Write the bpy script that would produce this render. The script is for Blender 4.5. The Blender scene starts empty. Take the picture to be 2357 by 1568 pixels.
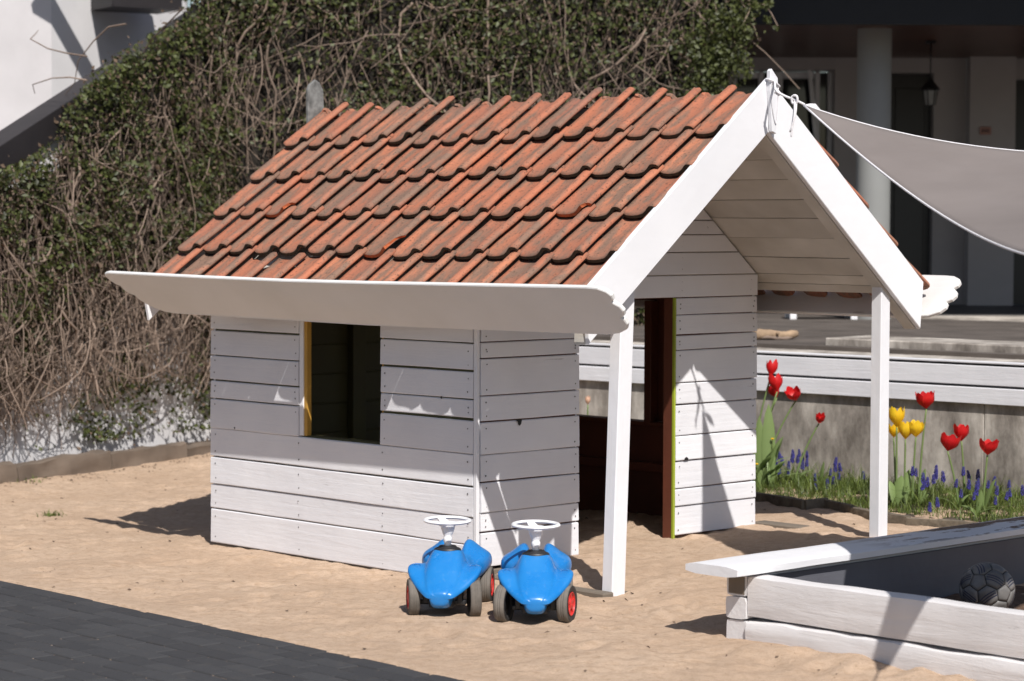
import bpy, bmesh, math, random
import numpy as np
from mathutils import Vector, Matrix, noise
random.seed(7); rng = np.random.default_rng(7)
sc = bpy.context.scene
col = sc.collection

# ------------------------------------------------------------------ camera
H = 1.6
PITCH, ROLL, YAW = 0.0491787, 0.00369141, 0.7665394
cam = bpy.data.cameras.new('camera'); co = bpy.data.objects.new('camera', cam); col.objects.link(co)
cam.sensor_width = 36; cam.lens = 5663.3 / 2357 * 36
cam.clip_start = 0.1; cam.clip_end = 2000
co.matrix_world = Matrix.Translation((0, 0, H)) @ Matrix.Rotation(math.pi/2 - PITCH, 4, 'X') @ Matrix.Rotation(ROLL, 4, 'Z')
cam.dof.use_dof = True; cam.dof.focus_distance = 10.6; cam.dof.aperture_fstop = 3.6
sc.camera = co
# ------------------------------------------------------------------ light
SUN = Vector((.17481643, -.63748652, .75036668))          # towards the sun
w = bpy.data.worlds.new('World'); sc.world = w; w.use_nodes = True
nt = w.node_tree; bg = nt.nodes['Background']
sky = nt.nodes.new('ShaderNodeTexSky'); sky.sky_type = 'NISHITA'; sky.sun_disc = False
sky.sun_elevation = math.asin(SUN.z); sky.sun_rotation = math.atan2(SUN.x, SUN.y)
nt.links.new(sky.outputs[0], bg.inputs[0]); bg.inputs[1].default_value = 0.068
sl = bpy.data.lights.new('sun', 'SUN'); sl.energy = 4.6; sl.angle = math.radians(.5); sl.color = (1, .955, .9)
so = bpy.data.objects.new('sun', sl); col.objects.link(so)
so.rotation_euler = SUN.to_track_quat('Z', 'Y').to_euler()
sc.view_settings.view_transform = 'Standard'; sc.view_settings.look = 'None'
sc.view_settings.exposure = 0.28; sc.view_settings.gamma = 1; sc.view_settings.use_curve_mapping = False

# ------------------------------------------------------------------ helpers
def tag(o, label=None, cat=None, group=None, kind=None):
    for k, v_ in (('label', label), ('category', cat), ('group', group), ('kind', kind)):
        if v_: o[k] = v_
    return o
def empty(name, loc=(0, 0, 0), rz=0, **k):
    o = bpy.data.objects.new(name, None); col.objects.link(o); o.location = loc; o.rotation_euler = (0, 0, rz)
    o.empty_display_size = .1
    return tag(o, **k)
def link(name, me, mat=None, parent=None, loc=None, smooth=False):
    o = bpy.data.objects.new(name, me); col.objects.link(o)
    if mat and not me.materials: me.materials.append(mat)
    if parent: o.parent = parent
    if loc is not None: o.location = loc
    if smooth:
        me.polygons.foreach_set('use_smooth', [True]*len(me.polygons))
    return o
def mesh(V, F):
    me = bpy.data.meshes.new('m'); me.from_pydata([tuple(x) for x in V], [], F); me.update(); return me
def fastmesh(V, F, smooth=False):
    """V (n,3) array, F (m,k) array"""
    V = np.asarray(V, dtype=np.float32); F = np.asarray(F, dtype=np.int32)
    me = bpy.data.meshes.new('m'); me.vertices.add(len(V)); me.vertices.foreach_set('co', V.ravel())
    k = F.shape[1]; me.loops.add(F.size); me.loops.foreach_set('vertex_index', F.ravel())
    me.polygons.add(len(F)); me.polygons.foreach_set('loop_start', np.arange(0, F.size, k, dtype=np.int32))
    me.polygons.foreach_set('loop_total', np.full(len(F), k, dtype=np.int32))
    if smooth: me.polygons.foreach_set('use_smooth', np.ones(len(F), dtype=bool))
    me.update(calc_edges=True); me.validate(); return me
def bm_mesh(bm, recalc=True):
    if recalc: bmesh.ops.recalc_face_normals(bm, faces=bm.faces)
    me = bpy.data.meshes.new('m'); bm.to_mesh(me); bm.free(); return me
def add_box(bm, lo, hi, M=None):
    vs = [bm.verts.new((x, y, z)) for x in (lo[0], hi[0]) for y in (lo[1], hi[1]) for z in (lo[2], hi[2])]
    for f in ((0,1,3,2),(4,6,7,5),(0,4,5,1),(2,3,7,6),(0,2,6,4),(1,5,7,3)): bm.faces.new([vs[i] for i in f])
    if M is not None:
        for q in vs: q.co = M @ q.co
    return vs
def bevel(bm, w_, seg=1):
    bmesh.ops.bevel(bm, geom=bm.edges[:], offset=w_, segments=seg, affect='EDGES', profile=.5)
def box(name, lo, hi, mat, parent=None, bev=0, M=None, seg=1):
    bm = bmesh.new(); add_box(bm, lo, hi, M)
    if bev: bevel(bm, bev, seg)
    return link(name, bm_mesh(bm), mat, parent)
def prism(name, pts, t0, t1, f, mat, parent=None, bev=0):
    """pts: 2D outline, f(u,v,t)->xyz ; extruded t0..t1"""
    bm = bmesh.new(); a = [bm.verts.new(f(u_, v_, t0)) for u_, v_ in pts]; b = [bm.verts.new(f(u_, v_, t1)) for u_, v_ in pts]
    n = len(pts); fa = bm.faces.new(a); fb = bm.faces.new(b[::-1])
    for i in range(n): bm.faces.new((a[i], b[i], b[(i+1) % n], a[(i+1) % n]))
    bmesh.ops.recalc_face_normals(bm, faces=bm.faces)
    if bev:
        bmesh.ops.bevel(bm, geom=list(set(list(fa.edges)+list(fb.edges))), offset=bev, segments=1, affect='EDGES')
    return link(name, bm_mesh(bm), mat, parent)
def tube_arrays(P, R, k=5):
    """P list of points, R radius list -> verts, quads"""
    P = [Vector(q) for q in P]; V = []; F = []
    for i, q in enumerate(P):
        d = (P[min(i+1, len(P)-1)] - P[max(i-1, 0)]); d = d.normalized() if d.length > 1e-9 else Vector((0, 0, 1))
        a = d.orthogonal().normalized() if i == 0 else (a - d*a.dot(d)).normalized()
        b = d.cross(a)
        r = R[i] if hasattr(R, '__len__') else R
        for j in range(k):
            t = 2*math.pi*j/k; V.append(q + a*math.cos(t)*r + b*math.sin(t)*r)
    for i in range(len(P)-1):
        for j in range(k): F.append((i*k+j, i*k+(j+1) % k, (i+1)*k+(j+1) % k, (i+1)*k+j))
    return V, F
def tube(name, P, R, mat, parent=None, k=8, caps=True):
    V, F = tube_arrays(P, R, k); F = list(F)
    if caps: F.append(tuple(range(k))[::-1]); F.append(tuple(range(len(V)-k, len(V))))
    return link(name, mesh(V, F), mat, parent, smooth=True)
def lathe(prof, k=24, axis='Z'):
    """prof list of (r,z) -> verts, faces"""
    V = []; F = []
    for r, z in prof:
        for j in range(k):
            t = 2*math.pi*j/k; V.append((r*math.cos(t), r*math.sin(t), z))
    for i in range(len(prof)-1):
        for j in range(k): F.append((i*k+j, i*k+(j+1) % k, (i+1)*k+(j+1) % k, (i+1)*k+j))
    if axis == 'X': V = [(z, x, y) for x, y, z in V]
    return V, F
def fbm(x, y, z=0, o=4): return noise.fractal(Vector((x, y, z)), 1.0, 2.0, o)
def smooth_by_angle(o, ang=40):
    me = o.data; me.polygons.foreach_set('use_smooth', [True]*len(me.polygons))
    try: me.set_sharp_from_angle(angle=math.radians(ang))
    except Exception: pass
    return o

# house frame: local X = across the gable, local Y = along the ridge (away), Z up
C0 = Vector((-.152564903, 10.947155, 0))
CU = Vector((-math.sin(YAW), math.cos(YAW), 0)); CV = Vector((math.cos(YAW), math.sin(YAW), 0))
def hw(b, a, z=0): return C0 + CU*a + CV*b + Vector((0, 0, z))

# ------------------------------------------------------------------ materials
def newmat(name):
    m = bpy.data.materials.new(name); m.use_nodes = True
    return m, m.node_tree, m.node_tree.nodes['Principled BSDF']
def nd(nt, typ, **k):
    n = nt.nodes.new(typ)
    for a, b in k.items(): setattr(n, a, b)
    return n
def noise_tex(nt, scale, detail=4, rough=.55, vec=None, dist=0):
    n = nd(nt, 'ShaderNodeTexNoise'); n.inputs['Scale'].default_value = scale; n.inputs['Detail'].default_value = detail
    n.inputs['Roughness'].default_value = rough; n.inputs['Distortion'].default_value = dist
    if vec is not None: nt.links.new(vec, n.inputs['Vector'])
    return n
def ramp(nt, fac, stops):
    r = nd(nt, 'ShaderNodeValToRGB'); nt.links.new(fac, r.inputs[0]); e = r.color_ramp.elements
    while len(e) > 1: e.remove(e[-1])
    e[0].position = stops[0][0]; e[0].color = stops[0][1] if len(stops[0][1]) == 4 else (*stops[0][1], 1)
    for pz, c in stops[1:]:
        q = e.new(pz); q.color = c if len(c) == 4 else (*c, 1)
    return r
def mapping(nt, scale=(1, 1, 1), rand=True, rot=(0, 0, 0), src='Object'):
    tc = nd(nt, 'ShaderNodeTexCoord'); mp = nd(nt, 'ShaderNodeMapping'); mp.inputs['Scale'].default_value = scale
    mp.inputs['Rotation'].default_value = rot
    nt.links.new(tc.outputs[src], mp.inputs[0])
    if rand:
        oi = nd(nt, 'ShaderNodeObjectInfo'); m_ = nd(nt, 'ShaderNodeMath', operation='MULTIPLY'); m_.inputs[1].default_value = 37.
        nt.links.new(oi.outputs['Random'], m_.inputs[0]); cb = nd(nt, 'ShaderNodeCombineXYZ')
        for i in range(3): nt.links.new(m_.outputs[0], cb.inputs[i])
        nt.links.new(cb.outputs[0], mp.inputs['Location'])
    return mp.outputs[0]
def mixc(nt, fac, a, b, typ='MIX'):
    m = nd(nt, 'ShaderNodeMix', data_type='RGBA', blend_type=typ)
    for s, v_ in ((0, fac), (6, a), (7, b)):
        if hasattr(v_, 'links') or hasattr(v_, 'is_linked'): nt.links.new(v_, m.inputs[s])
        else: m.inputs[s].default_value = v_ if s == 0 else (*v_, 1)
    return m.outputs[2]
def bump(nt, bs, h, strength=.3, dist=.01, prev=None):
    b = nd(nt, 'ShaderNodeBump'); b.inputs['Strength'].default_value = strength; b.inputs['Distance'].default_value = dist
    nt.links.new(h, b.inputs['Height'])
    if prev: nt.links.new(prev.outputs[0], b.inputs['Normal'])
    nt.links.new(b.outputs[0], bs.inputs['Normal']); return b

def wood_paint(name, c, c2, axis, rough=.55, crack=.5, bumpst=.35, grain=34, crackc=(.10, .085, .07), wear=None, wgate=None):
    """painted boards with the grain running along axis 'X','Y' or 'Z' (object space)"""
    m, nt, bs = newmat(name)
    s = [grain, grain, grain]; s['XYZ'.index(axis)] = 2.2
    v_ = mapping(nt, tuple(s)); g = noise_tex(nt, 1., 6, .65, v_, .35)
    big = noise_tex(nt, 3.2, 3, .5, mapping(nt, (1, 1, 1)))
    c_ = mixc(nt, ramp(nt, big.outputs[0], [(.3, (0, 0, 0)), (.72, (1, 1, 1))]).outputs[0], c, c2)
    cr = ramp(nt, g.outputs[0], [(.27, (1, 1, 1)), (.31, (0, 0, 0))])
    s2 = [14, 14, 14]; s2['XYZ'.index(axis)] = 3
    gate = noise_tex(nt, 1., 2, .5, mapping(nt, tuple(s2)))
    gm = ramp(nt, gate.outputs[0], [(.46, (0, 0, 0)), (.60, (crack,)*3)])
    mu = nd(nt, 'ShaderNodeMath', operation='MULTIPLY'); nt.links.new(cr.outputs[0], mu.inputs[0]); nt.links.new(gm.outputs[0], mu.inputs[1])
    c_ = mixc(nt, mu.outputs[0], c_, crackc)
    oi = nd(nt, 'ShaderNodeObjectInfo'); rr = ramp(nt, oi.outputs['Random'], [(0, (.90, .90, .905)), (1, (1, 1, 1))])
    c_ = mixc(nt, 1., c_, rr.outputs[0], 'MULTIPLY')
    if wear:
        wn = noise_tex(nt, 1., 6, .7, mapping(nt, wear[1], rand=False)); wm = ramp(nt, wn.outputs[0], [(wear[2], (0, 0, 0)), (wear[2]+.02, (1, 1, 1))])
        fac = wm.outputs[0]
        if wgate:
            tc = nd(nt, 'ShaderNodeTexCoord'); sp = nd(nt, 'ShaderNodeSeparateXYZ'); nt.links.new(tc.outputs['Object'], sp.inputs[0])
            gg = ramp(nt, sp.outputs['X'], [(0, (0, 0, 0)), (1, (1, 1, 1))]); mr = nd(nt, 'ShaderNodeMapRange'); mr.inputs[1].default_value, mr.inputs[2].default_value = wgate; nt.links.new(sp.outputs['X'], mr.inputs[0])
            g2 = ramp(nt, sp.outputs['Z'], [(.284, (0, 0, 0)), (.286, (1, 1, 1))])
            m1 = nd(nt, 'ShaderNodeMath', operation='MULTIPLY'); nt.links.new(mr.outputs[0], m1.inputs[0]); nt.links.new(wm.outputs[0], m1.inputs[1])
            m2 = nd(nt, 'ShaderNodeMath', operation='MULTIPLY'); nt.links.new(m1.outputs[0], m2.inputs[0]); nt.links.new(g2.outputs[0], m2.inputs[1]); fac = m2.outputs[0]
        c_ = mixc(nt, fac, c_, wear[0])
    nt.links.new(c_, bs.inputs['Base Color']); bs.inputs['Roughness'].default_value = rough
    b = bump(nt, bs, g.outputs[0], bumpst, .004)
    n3 = noise_tex(nt, 11, 3, .5, mapping(nt, (1, 1, 1))); bump(nt, bs, n3.outputs[0], .25, .008, b)
    return m
WH, WH2 = (.80, .80, .83), (.73, .73, .765)
M = {}
M['white_x'] = wood_paint('white_paint_x', WH, WH2, 'X', bumpst=.6, crack=.65)
M['white_y'] = wood_paint('white_paint_y', WH, WH2, 'Y', bumpst=.6, crack=.65)
M['white_z'] = wood_paint('white_paint_z', WH, (.77, .77, .79), 'Z', crack=.15)
M['white_f'] = wood_paint('white_paint_fascia', (.78, .77, .76), (.72, .71, .69), 'Y', crack=.55, grain=24)
M['ceil'] = wood_paint('thin_white_wash', (.66, .63, .58), (.48, .45, .40), 'Y', crack=.9, bumpst=.6, crackc=(.06, .05, .04))
M['olive'] = wood_paint('olive_paint', (.10, .095, .035), (.07, .065, .03), 'X', crack=.3)
M['redbrown'] = wood_paint('red_brown_paint', (.15, .042, .022), (.10, .032, .018), 'Y', crack=.5)
M['dark_wood'] = wood_paint('dark_stained_wood', (.022, .018, .02), (.014, .012, .014), 'Y', crack=.5)
M['yellow'] = wood_paint('yellow_paint', (.52, .29, .045), (.42, .23, .04), 'Z', crack=.3)
M['lime'] = wood_paint('lime_paint', (.34, .41, .03), (.27, .33, .03), 'Z', crack=.3)
M['bench_paint'] = wood_paint('worn_bench_paint', (.80, .80, .82), (.76, .76, .78), 'X', crack=.4, wear=((.15, .095, .065), (2.2, 11, 4), .50), wgate=(.75, 1.2))
M['raw_wood'] = wood_paint('weathered_wood', (.20, .165, .13), (.12, .10, .08), 'X', rough=.85, crack=.9, bumpst=.8)
M['beam_paint'] = wood_paint('worn_beam_paint', (.74, .72, .72), (.62, .60, .60), 'Y', crack=1., bumpst=1., grain=22, crackc=(.12, .10, .09))

def plain(name, c, rough=.6, noise_amt=.15, scale=8, b=.15, metallic=0, bd=.004, spec=None):
    m, nt, bs = newmat(name); n = noise_tex(nt, scale, 5, .6, mapping(nt, (1, 1, 1)))
    d = tuple(x*(1-noise_amt*2) for x in c)
    r = ramp(nt, n.outputs[0], [(.3, d), (.7, c)])
    nt.links.new(r.outputs[0], bs.inputs['Base Color']); bs.inputs['Roughness'].default_value = rough; bs.inputs['Metallic'].default_value = metallic
    if spec is not None: bs.inputs['Specular IOR Level'].default_value = spec
    if b: bump(nt, bs, n.outputs[0], b, bd)
    return m
M['nail'] = plain('nail_steel', (.06, .055, .055), .5, .1, 40, 0)
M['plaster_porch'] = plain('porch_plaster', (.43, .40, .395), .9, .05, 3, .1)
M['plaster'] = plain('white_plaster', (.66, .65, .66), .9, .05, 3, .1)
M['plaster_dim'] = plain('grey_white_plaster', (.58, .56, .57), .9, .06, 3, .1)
M['charcoal'] = plain('charcoal_render', (.014, .015, .018), .8, .08, 4, .1)
M['column'] = plain('column_paint', (.27, .275, .27), .7, .06, 2, .1)
M['soffit'] = wood_paint('varnished_soffit', (.085, .027, .013), (.035, .012, .008), 'X', rough=.35, crack=.4, grain=8)
M['black'] = plain('black_gloss', (.012, .012, .014), .35, .1, 4, 0)
M['glass'] = plain('dark_glass', (.015, .016, .018), .05, .1, 2, 0)
M['frame_white'] = plain('white_window_frame', (.72, .72, .73), .4, .04, 4, 0)
M['rope'] = plain('white_rope', (.78, .76, .78), .8, .1, 90, .4)
M['tyre'] = plain('dusty_rubber', (.17, .15, .13), .85, .22, 14, .25)
M['tyre_side'] = plain('black_rubber', (.035, .033, .033), .6, .2, 18, .1)
M['red_plastic'] = plain('red_plastic', (.62, .035, .03), .4, .08, 14, .03)
M['white_plastic'] = plain('white_plastic', (.82, .82, .84), .35, .04, 10, .02)
M['black_plastic'] = plain('black_plastic', (.02, .02, .022), .45, .15, 10, .05)
def blue():
    m, nt, bs = newmat('blue_plastic'); v_ = mapping(nt)
    n = noise_tex(nt, 9, 5, .6, v_); s = noise_tex(nt, 60, 6, .75, mapping(nt, (1, .25, 1)))
    c = mixc(nt, ramp(nt, n.outputs[0], [(.35, (0, 0, 0)), (.7, (.55,)*3)]).outputs[0], (.010, .165, .48), (.024, .21, .52))
    c = mixc(nt, ramp(nt, s.outputs[0], [(.56, (0, 0, 0)), (.74, (.30,)*3)]).outputs[0], c, (.20, .36, .56))
    nt.links.new(c, bs.inputs['Base Color'])
    rr = ramp(nt, n.outputs[0], [(.3, (.22,)*3), (.7, (.36,)*3)]); nt.links.new(rr.outputs[0], bs.inputs['Roughness'])
    bump(nt, bs, s.outputs[0], .06, .002); return m
M['blue'] = blue()
def sand():
    m, nt, bs = newmat('sand'); v_ = mapping(nt, rand=False)
    a = noise_tex(nt, 1.6, 5, .6, v_); b = noise_tex(nt, 26, 6, .7, v_); c = noise_tex(nt, 420, 3, .7, v_)
    c1 = mixc(nt, ramp(nt, a.outputs[0], [(.3, (0, 0, 0)), (.7, (1, 1, 1))]).outputs[0], (.49, .355, .255), (.57, .43, .32))
    c1 = mixc(nt, ramp(nt, b.outputs[0], [(.3, (1, 1, 1)), (.55, (0, 0, 0))]).outputs[0], c1, (.43, .305, .21))
    gr = ramp(nt, c.outputs[0], [(.33, (.42, .38, .34)), (.48, (1, 1, 1)), (.75, (1.12, 1.12, 1.1))])
    c1 = mixc(nt, .8, c1, gr.outputs[0], 'MULTIPLY')
    vo = nd(nt, 'ShaderNodeTexVoronoi'); vo.inputs['Scale'].default_value = 22; nt.links.new(v_, vo.inputs['Vector'])
    dm = ramp(nt, vo.outputs['Distance'], [(.06, (1, 1, 1)), (.09, (0, 0, 0))])
    vm = ramp(nt, vo.outputs['Color'], [(.6, (0, 0, 0)), (.62, (.7,)*3)])
    mm = nd(nt, 'ShaderNodeMath', operation='MULTIPLY'); nt.links.new(dm.outputs[0], mm.inputs[0]); nt.links.new(vm.outputs[0], mm.inputs[1])
    c1 = mixc(nt, mm.outputs[0], c1, (.16, .10, .06))
    nt.links.new(c1, bs.inputs['Base Color']); bs.inputs['Roughness'].default_value = .95; bs.inputs['Specular IOR Level'].default_value = .15
    q = bump(nt, bs, b.outputs[0], .55, .02); q = bump(nt, bs, c.outputs[0], .7, .005, q); return m
M['sand'] = sand()
def concrete(name='concrete', k=1.):
    m, nt, bs = newmat(name); v_ = mapping(nt, (1, 1, .45), rand=False)
    a = noise_tex(nt, 3.5, 7, .7, v_); b = noise_tex(nt, 45, 4, .6, v_)
    st = noise_tex(nt, 1, 6, .7, mapping(nt, (8, 8, 1.2), rand=False))
    c = ramp(nt, a.outputs[0], [(.36, (.11*k, .095*k, .082*k)), (.48, (.24*k, .215*k, .19*k)), (.62, (.42*k, .385*k, .345*k))])
    c = mixc(nt, ramp(nt, st.outputs[0], [(.5, (0, 0, 0)), (.75, (.7,)*3)]).outputs[0], c.outputs[0], (.15*k, .13*k, .11*k))
    c = mixc(nt, ramp(nt, b.outputs[0], [(.22, (.8,)*3), (.34, (0, 0, 0))]).outputs[0], c, (.10, .09, .08))
    nt.links.new(c, bs.inputs['Base Color']); bs.inputs['Roughness'].default_value = .9; bump(nt, bs, b.outputs[0], .3, .006); return m
M['concrete'] = concrete('concrete', 1.3); M['slab'] = concrete('pale_slab', 1.45)
def terracotta():
    m, nt, bs = newmat('terracotta'); v_ = mapping(nt, (1, 1, 1)); vs = mapping(nt, (1.6, .55, 1))
    a = noise_tex(nt, 9, 5, .62, vs, .4); b = noise_tex(nt, 75, 5, .75, v_); c3 = noise_tex(nt, 24, 4, .7, v_, .5)
    oi = nd(nt, 'ShaderNodeObjectInfo'); base = ramp(nt, oi.outputs['Random'], [(0, (.43, .150, .080)), (.35, (.35, .128, .074)), (.65, (.46, .175, .095)), (1, (.31, .125, .082))])
    ad = nd(nt, 'ShaderNodeMath', operation='MULTIPLY_ADD'); nt.links.new(oi.outputs['Random'], ad.inputs[0]); ad.inputs[1].default_value = .10; nt.links.new(a.outputs[0], ad.inputs[2])
    li = ramp(nt, ad.outputs[0], [(.46, (0, 0, 0)), (.63, (.85,)*3)])
    # lichen gathers towards each tile's lower end (tile space y is small there)
    tc = nd(nt, 'ShaderNodeTexCoord'); sp = nd(nt, 'ShaderNodeSeparateXYZ'); nt.links.new(tc.outputs['Object'], sp.inputs[0])
    lo = ramp(nt, sp.outputs['Y'], [(.0, (.75,)*3), (.09, (0, 0, 0))])
    mm = nd(nt, 'ShaderNodeMath', operation='MULTIPLY'); nt.links.new(lo.outputs[0], mm.inputs[0]); nt.links.new(ramp(nt, c3.outputs[0], [(.38, (0, 0, 0)), (.55, (1, 1, 1))]).outputs[0], mm.inputs[1])
    mx = nd(nt, 'ShaderNodeMath', operation='MAXIMUM'); nt.links.new(li.outputs[0], mx.inputs[0]); nt.links.new(mm.outputs[0], mx.inputs[1])
    px_ = ramp(nt, sp.outputs['X'], [(.05, (0, 0, 0)), (.11, (.75,)*3), (.15, (.75,)*3), (.18, (0, 0, 0))])
    pm_ = nd(nt, 'ShaderNodeMath', operation='MULTIPLY'); nt.links.new(px_.outputs[0], pm_.inputs[0]); nt.links.new(ramp(nt, a.outputs[0], [(.36, (0, 0, 0)), (.52, (1, 1, 1))]).outputs[0], pm_.inputs[1])
    m3 = nd(nt, 'ShaderNodeMath', operation='MAXIMUM'); nt.links.new(mx.outputs[0], m3.inputs[0]); nt.links.new(pm_.outputs[0], m3.inputs[1])
    c = mixc(nt, m3.outputs[0], base.outputs[0], (.175, .120, .088))
    c = mixc(nt, ramp(nt, b.outputs[0], [(.57, (0, 0, 0)), (.63, (.85,)*3)]).outputs[0], c, (.055, .04, .028))
    c = mixc(nt, ramp(nt, c3.outputs[0], [(.68, (0, 0, 0)), (.74, (.5,)*3)]).outputs[0], c, (.30, .25, .20))
    nt.links.new(c, bs.inputs['Base Color']); bs.inputs['Roughness'].default_value = .85
    q = bump(nt, bs, b.outputs[0], .45, .003); bump(nt, bs, c3.outputs[0], .4, .006, q); return m
M['tile'] = terracotta()
M['tile_edge'] = plain('mossy_tile_edge', (.075, .058, .035), .95, .3, 60, .6)
M['broken'] = plain('fresh_broken_clay', (.55, .14, .05), .95, .2, 60, .7)
def leafy(name, c1, c2, rough=.5, transl=.35):
    m, nt, bs = newmat(name); gi = nd(nt, 'ShaderNodeNewGeometry')
    r = ramp(nt, gi.outputs['Random Per Island'], [(0, c1), (1, c2)])
    nt.links.new(r.outputs[0], bs.inputs['Base Color']); bs.inputs['Roughness'].default_value = rough
    tr = nd(nt, 'ShaderNodeBsdfTranslucent'); nt.links.new(r.outputs[0], tr.inputs[0]); mx = nd(nt, 'ShaderNodeMixShader'); mx.inputs[0].default_value = transl
    out = nt.nodes['Material Output']; nt.links.new(bs.outputs[0], mx.inputs[1]); nt.links.new(tr.outputs[0], mx.inputs[2]); nt.links.new(mx.outputs[0], out.inputs[0]); return m
M['vine_leaf'] = leafy('vine_leaf', (.030, .036, .010), (.115, .135, .038))
M['dead_leaf'] = leafy('dead_leaf', (.07, .045, .03), (.16, .11, .075), .9, .1)
M['vine_stem'] = leafy('vine_stem', (.085, .06, .045), (.32, .24, .19), .9, 0)
M['grass'] = leafy('grass_blade', (.05, .085, .015), (.17, .22, .045))
M['tulip_leaf'] = leafy('tulip_leaf', (.15, .23, .07), (.26, .35, .13))
M['petal_red'] = leafy('red_petal', (.50, .006, .012), (.68, .015, .015), .45, .3)
M['petal_yellow'] = leafy('yellow_petal', (.85, .52, .01), (.90, .66, .03), .5, .35)
M['petal_blue'] = leafy('blue_floret', (.022, .020, .12), (.065, .06, .30), .5, .1)
M['petal_pink'] = leafy('pale_bud', (.7, .42, .3), (.75, .5, .35), .5, .3)
M['soil'] = plain('dark_soil', (.085, .06, .045), 1, .3, 30, .8, bd=.02)
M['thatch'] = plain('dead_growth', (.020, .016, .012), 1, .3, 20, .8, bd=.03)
def fabric():
    m, nt, bs = newmat('sail_fabric'); v_ = mapping(nt, rand=False); n = noise_tex(nt, 2.5, 4, .5, v_)
    r = ramp(nt, n.outputs[0], [(.3, (.20, .172, .160)), (.7, (.235, .203, .19))]); nt.links.new(r.outputs[0], bs.inputs['Base Color']); bs.inputs['Roughness'].default_value = .9
    tr = nd(nt, 'ShaderNodeBsdfTranslucent'); nt.links.new(r.outputs[0], tr.inputs[0]); mx = nd(nt, 'ShaderNodeMixShader'); mx.inputs[0].default_value = .14
    out = nt.nodes['Material Output']; nt.links.new(bs.outputs[0], mx.inputs[1]); nt.links.new(tr.outputs[0], mx.inputs[2]); nt.links.new(mx.outputs[0], out.inputs[0])
    w_ = noise_tex(nt, 700, 2, .5, v_); bump(nt, bs, w_.outputs[0], .15, .001); return m
M['sail'] = fabric()
def paver():
    m, nt, bs = newmat('grey_paver'); v_ = mapping(nt); a = noise_tex(nt, 14, 5, .6, v_); b = noise_tex(nt, 260, 3, .7, v_)
    oi = nd(nt, 'ShaderNodeObjectInfo'); r = ramp(nt, oi.outputs['Random'], [(0, (.028, .028, .031)), (1, (.042, .042, .045))])
    c = mixc(nt, 1., r.outputs[0], ramp(nt, b.outputs[0], [(.3, (.7,)*3), (.7, (1.25,)*3)]).outputs[0], 'MULTIPLY')
    c = mixc(nt, ramp(nt, a.outputs[0], [(.55, (0, 0, 0)), (.8, (.35,)*3)]).outputs[0], c, (.085, .07, .055))
    nt.links.new(c, bs.inputs['Base Color']); bs.inputs['Roughness'].default_value = .85; bump(nt, bs, b.outputs[0], .4, .002); return m
M['paver'] = paver()
def ballmat():
    m, nt, bs = newmat('football_skin'); n = noise_tex(nt, 9, 4, .6, mapping(nt)); r = ramp(nt, n.outputs[0], [(.35, (.11, .105, .10)), (.7, (.23, .22, .215))])
    nt.links.new(r.outputs[0], bs.inputs['Base Color']); bs.inputs['Roughness'].default_value = .5; return m
M['ball'] = ballmat()
M['ball_print'] = plain('navy_print', (.02, .025, .06), .5, .1, 10, 0)
M['deckwood'] = wood_paint('grey_deck_wood', (.135, .113, .098), (.07, .058, .050), 'X', rough=.85, crack=.9, bumpst=.7, grain=12)
M['log'] = plain('pale_split_log', (.40, .28, .18), .9, .25, 14, .6)
M['edging'] = plain('old_wood_edging', (.19, .155, .115), .95, .3, 18, .8, bd=.01)
M['sleeper'] = wood_paint('grey_sleeper', (.20, .155, .12), (.09, .068, .052), 'X', rough=.9, crack=1., bumpst=1., grain=16)

# ------------------------------------------------------------------ ground
CTRL = np.array([(-2.3,10.8,0),(-.2,8.5,.0),(-1.2,9.6,0),(.2,9.7,0),(-.3,9.9,0),(.8,9.4,.0),(1.8,8.6,-.02),(2.3,9.6,.02),
    (.35,10.35,.015),(.9,10.8,.05),(.35,11.45,.05),(.75,12.25,.075),(-.6,11.1,-.045),(-1.5,12.3,-.045),(-1.0,11.7,-.04),
    (-1.9,13.,-.07),(-2.4,12.3,-.05),(-3,14,-.06),(-3.6,15,-.05),(-2.2,15.6,-.06),(-1.4,15.5,-.05),(1.73,11.66,.09),(1.3,12.6,.09),(2.2,12.4,.085),(2.6,11.6,.07),(1.6,13.4,.09),(.2,12.,.06),(-.5,12.6,.03),(-2.5,17,-.04),(0,15,.02),(3,13,.09),(4,12,.08)])
def ground_arr(X, Y):
    num = np.zeros_like(X); den = np.zeros_like(X)
    for cx, cy, cz in CTRL:
        w_ = 1/(((X-cx)**2+(Y-cy)**2)+.06)**1.6; num += w_*cz; den += w_
    return num/den
NX, NY = 400, 560
gx = np.linspace(-4.6, 4.6, NX); gy = np.linspace(7.4, 19, NY)
GX, GY = np.meshgrid(gx, gy)
base = ground_arr(GX, GY)
def vnoise(X, Y, f, seed, o=4):
    """value noise, vectorised"""
    out = np.zeros_like(X); amp = 1.; r = np.random.default_rng(seed)
    for k in range(o):
        T = r.standard_normal((257, 257)); T[-1] = T[0]; T[:, -1] = T[:, 0]
        x = X*f*2**k + 1000; y = Y*f*2**k + 1000; xi = np.floor(x).astype(int); yi = np.floor(y).astype(int)
        fx = x-xi; fy = y-yi; fx = fx*fx*(3-2*fx); fy = fy*fy*(3-2*fy); xi %= 256; yi %= 256
        out += amp*((T[yi, xi]*(1-fx)+T[yi, xi+1]*fx)*(1-fy)+(T[yi+1, xi]*(1-fx)+T[yi+1, xi+1]*fx)*fy); amp *= .5
    return out
bumps = .0050*vnoise(GX, GY, 2.6, 3, 3) + .0036*vnoise(GX, GY, 13, 4, 3)
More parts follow.
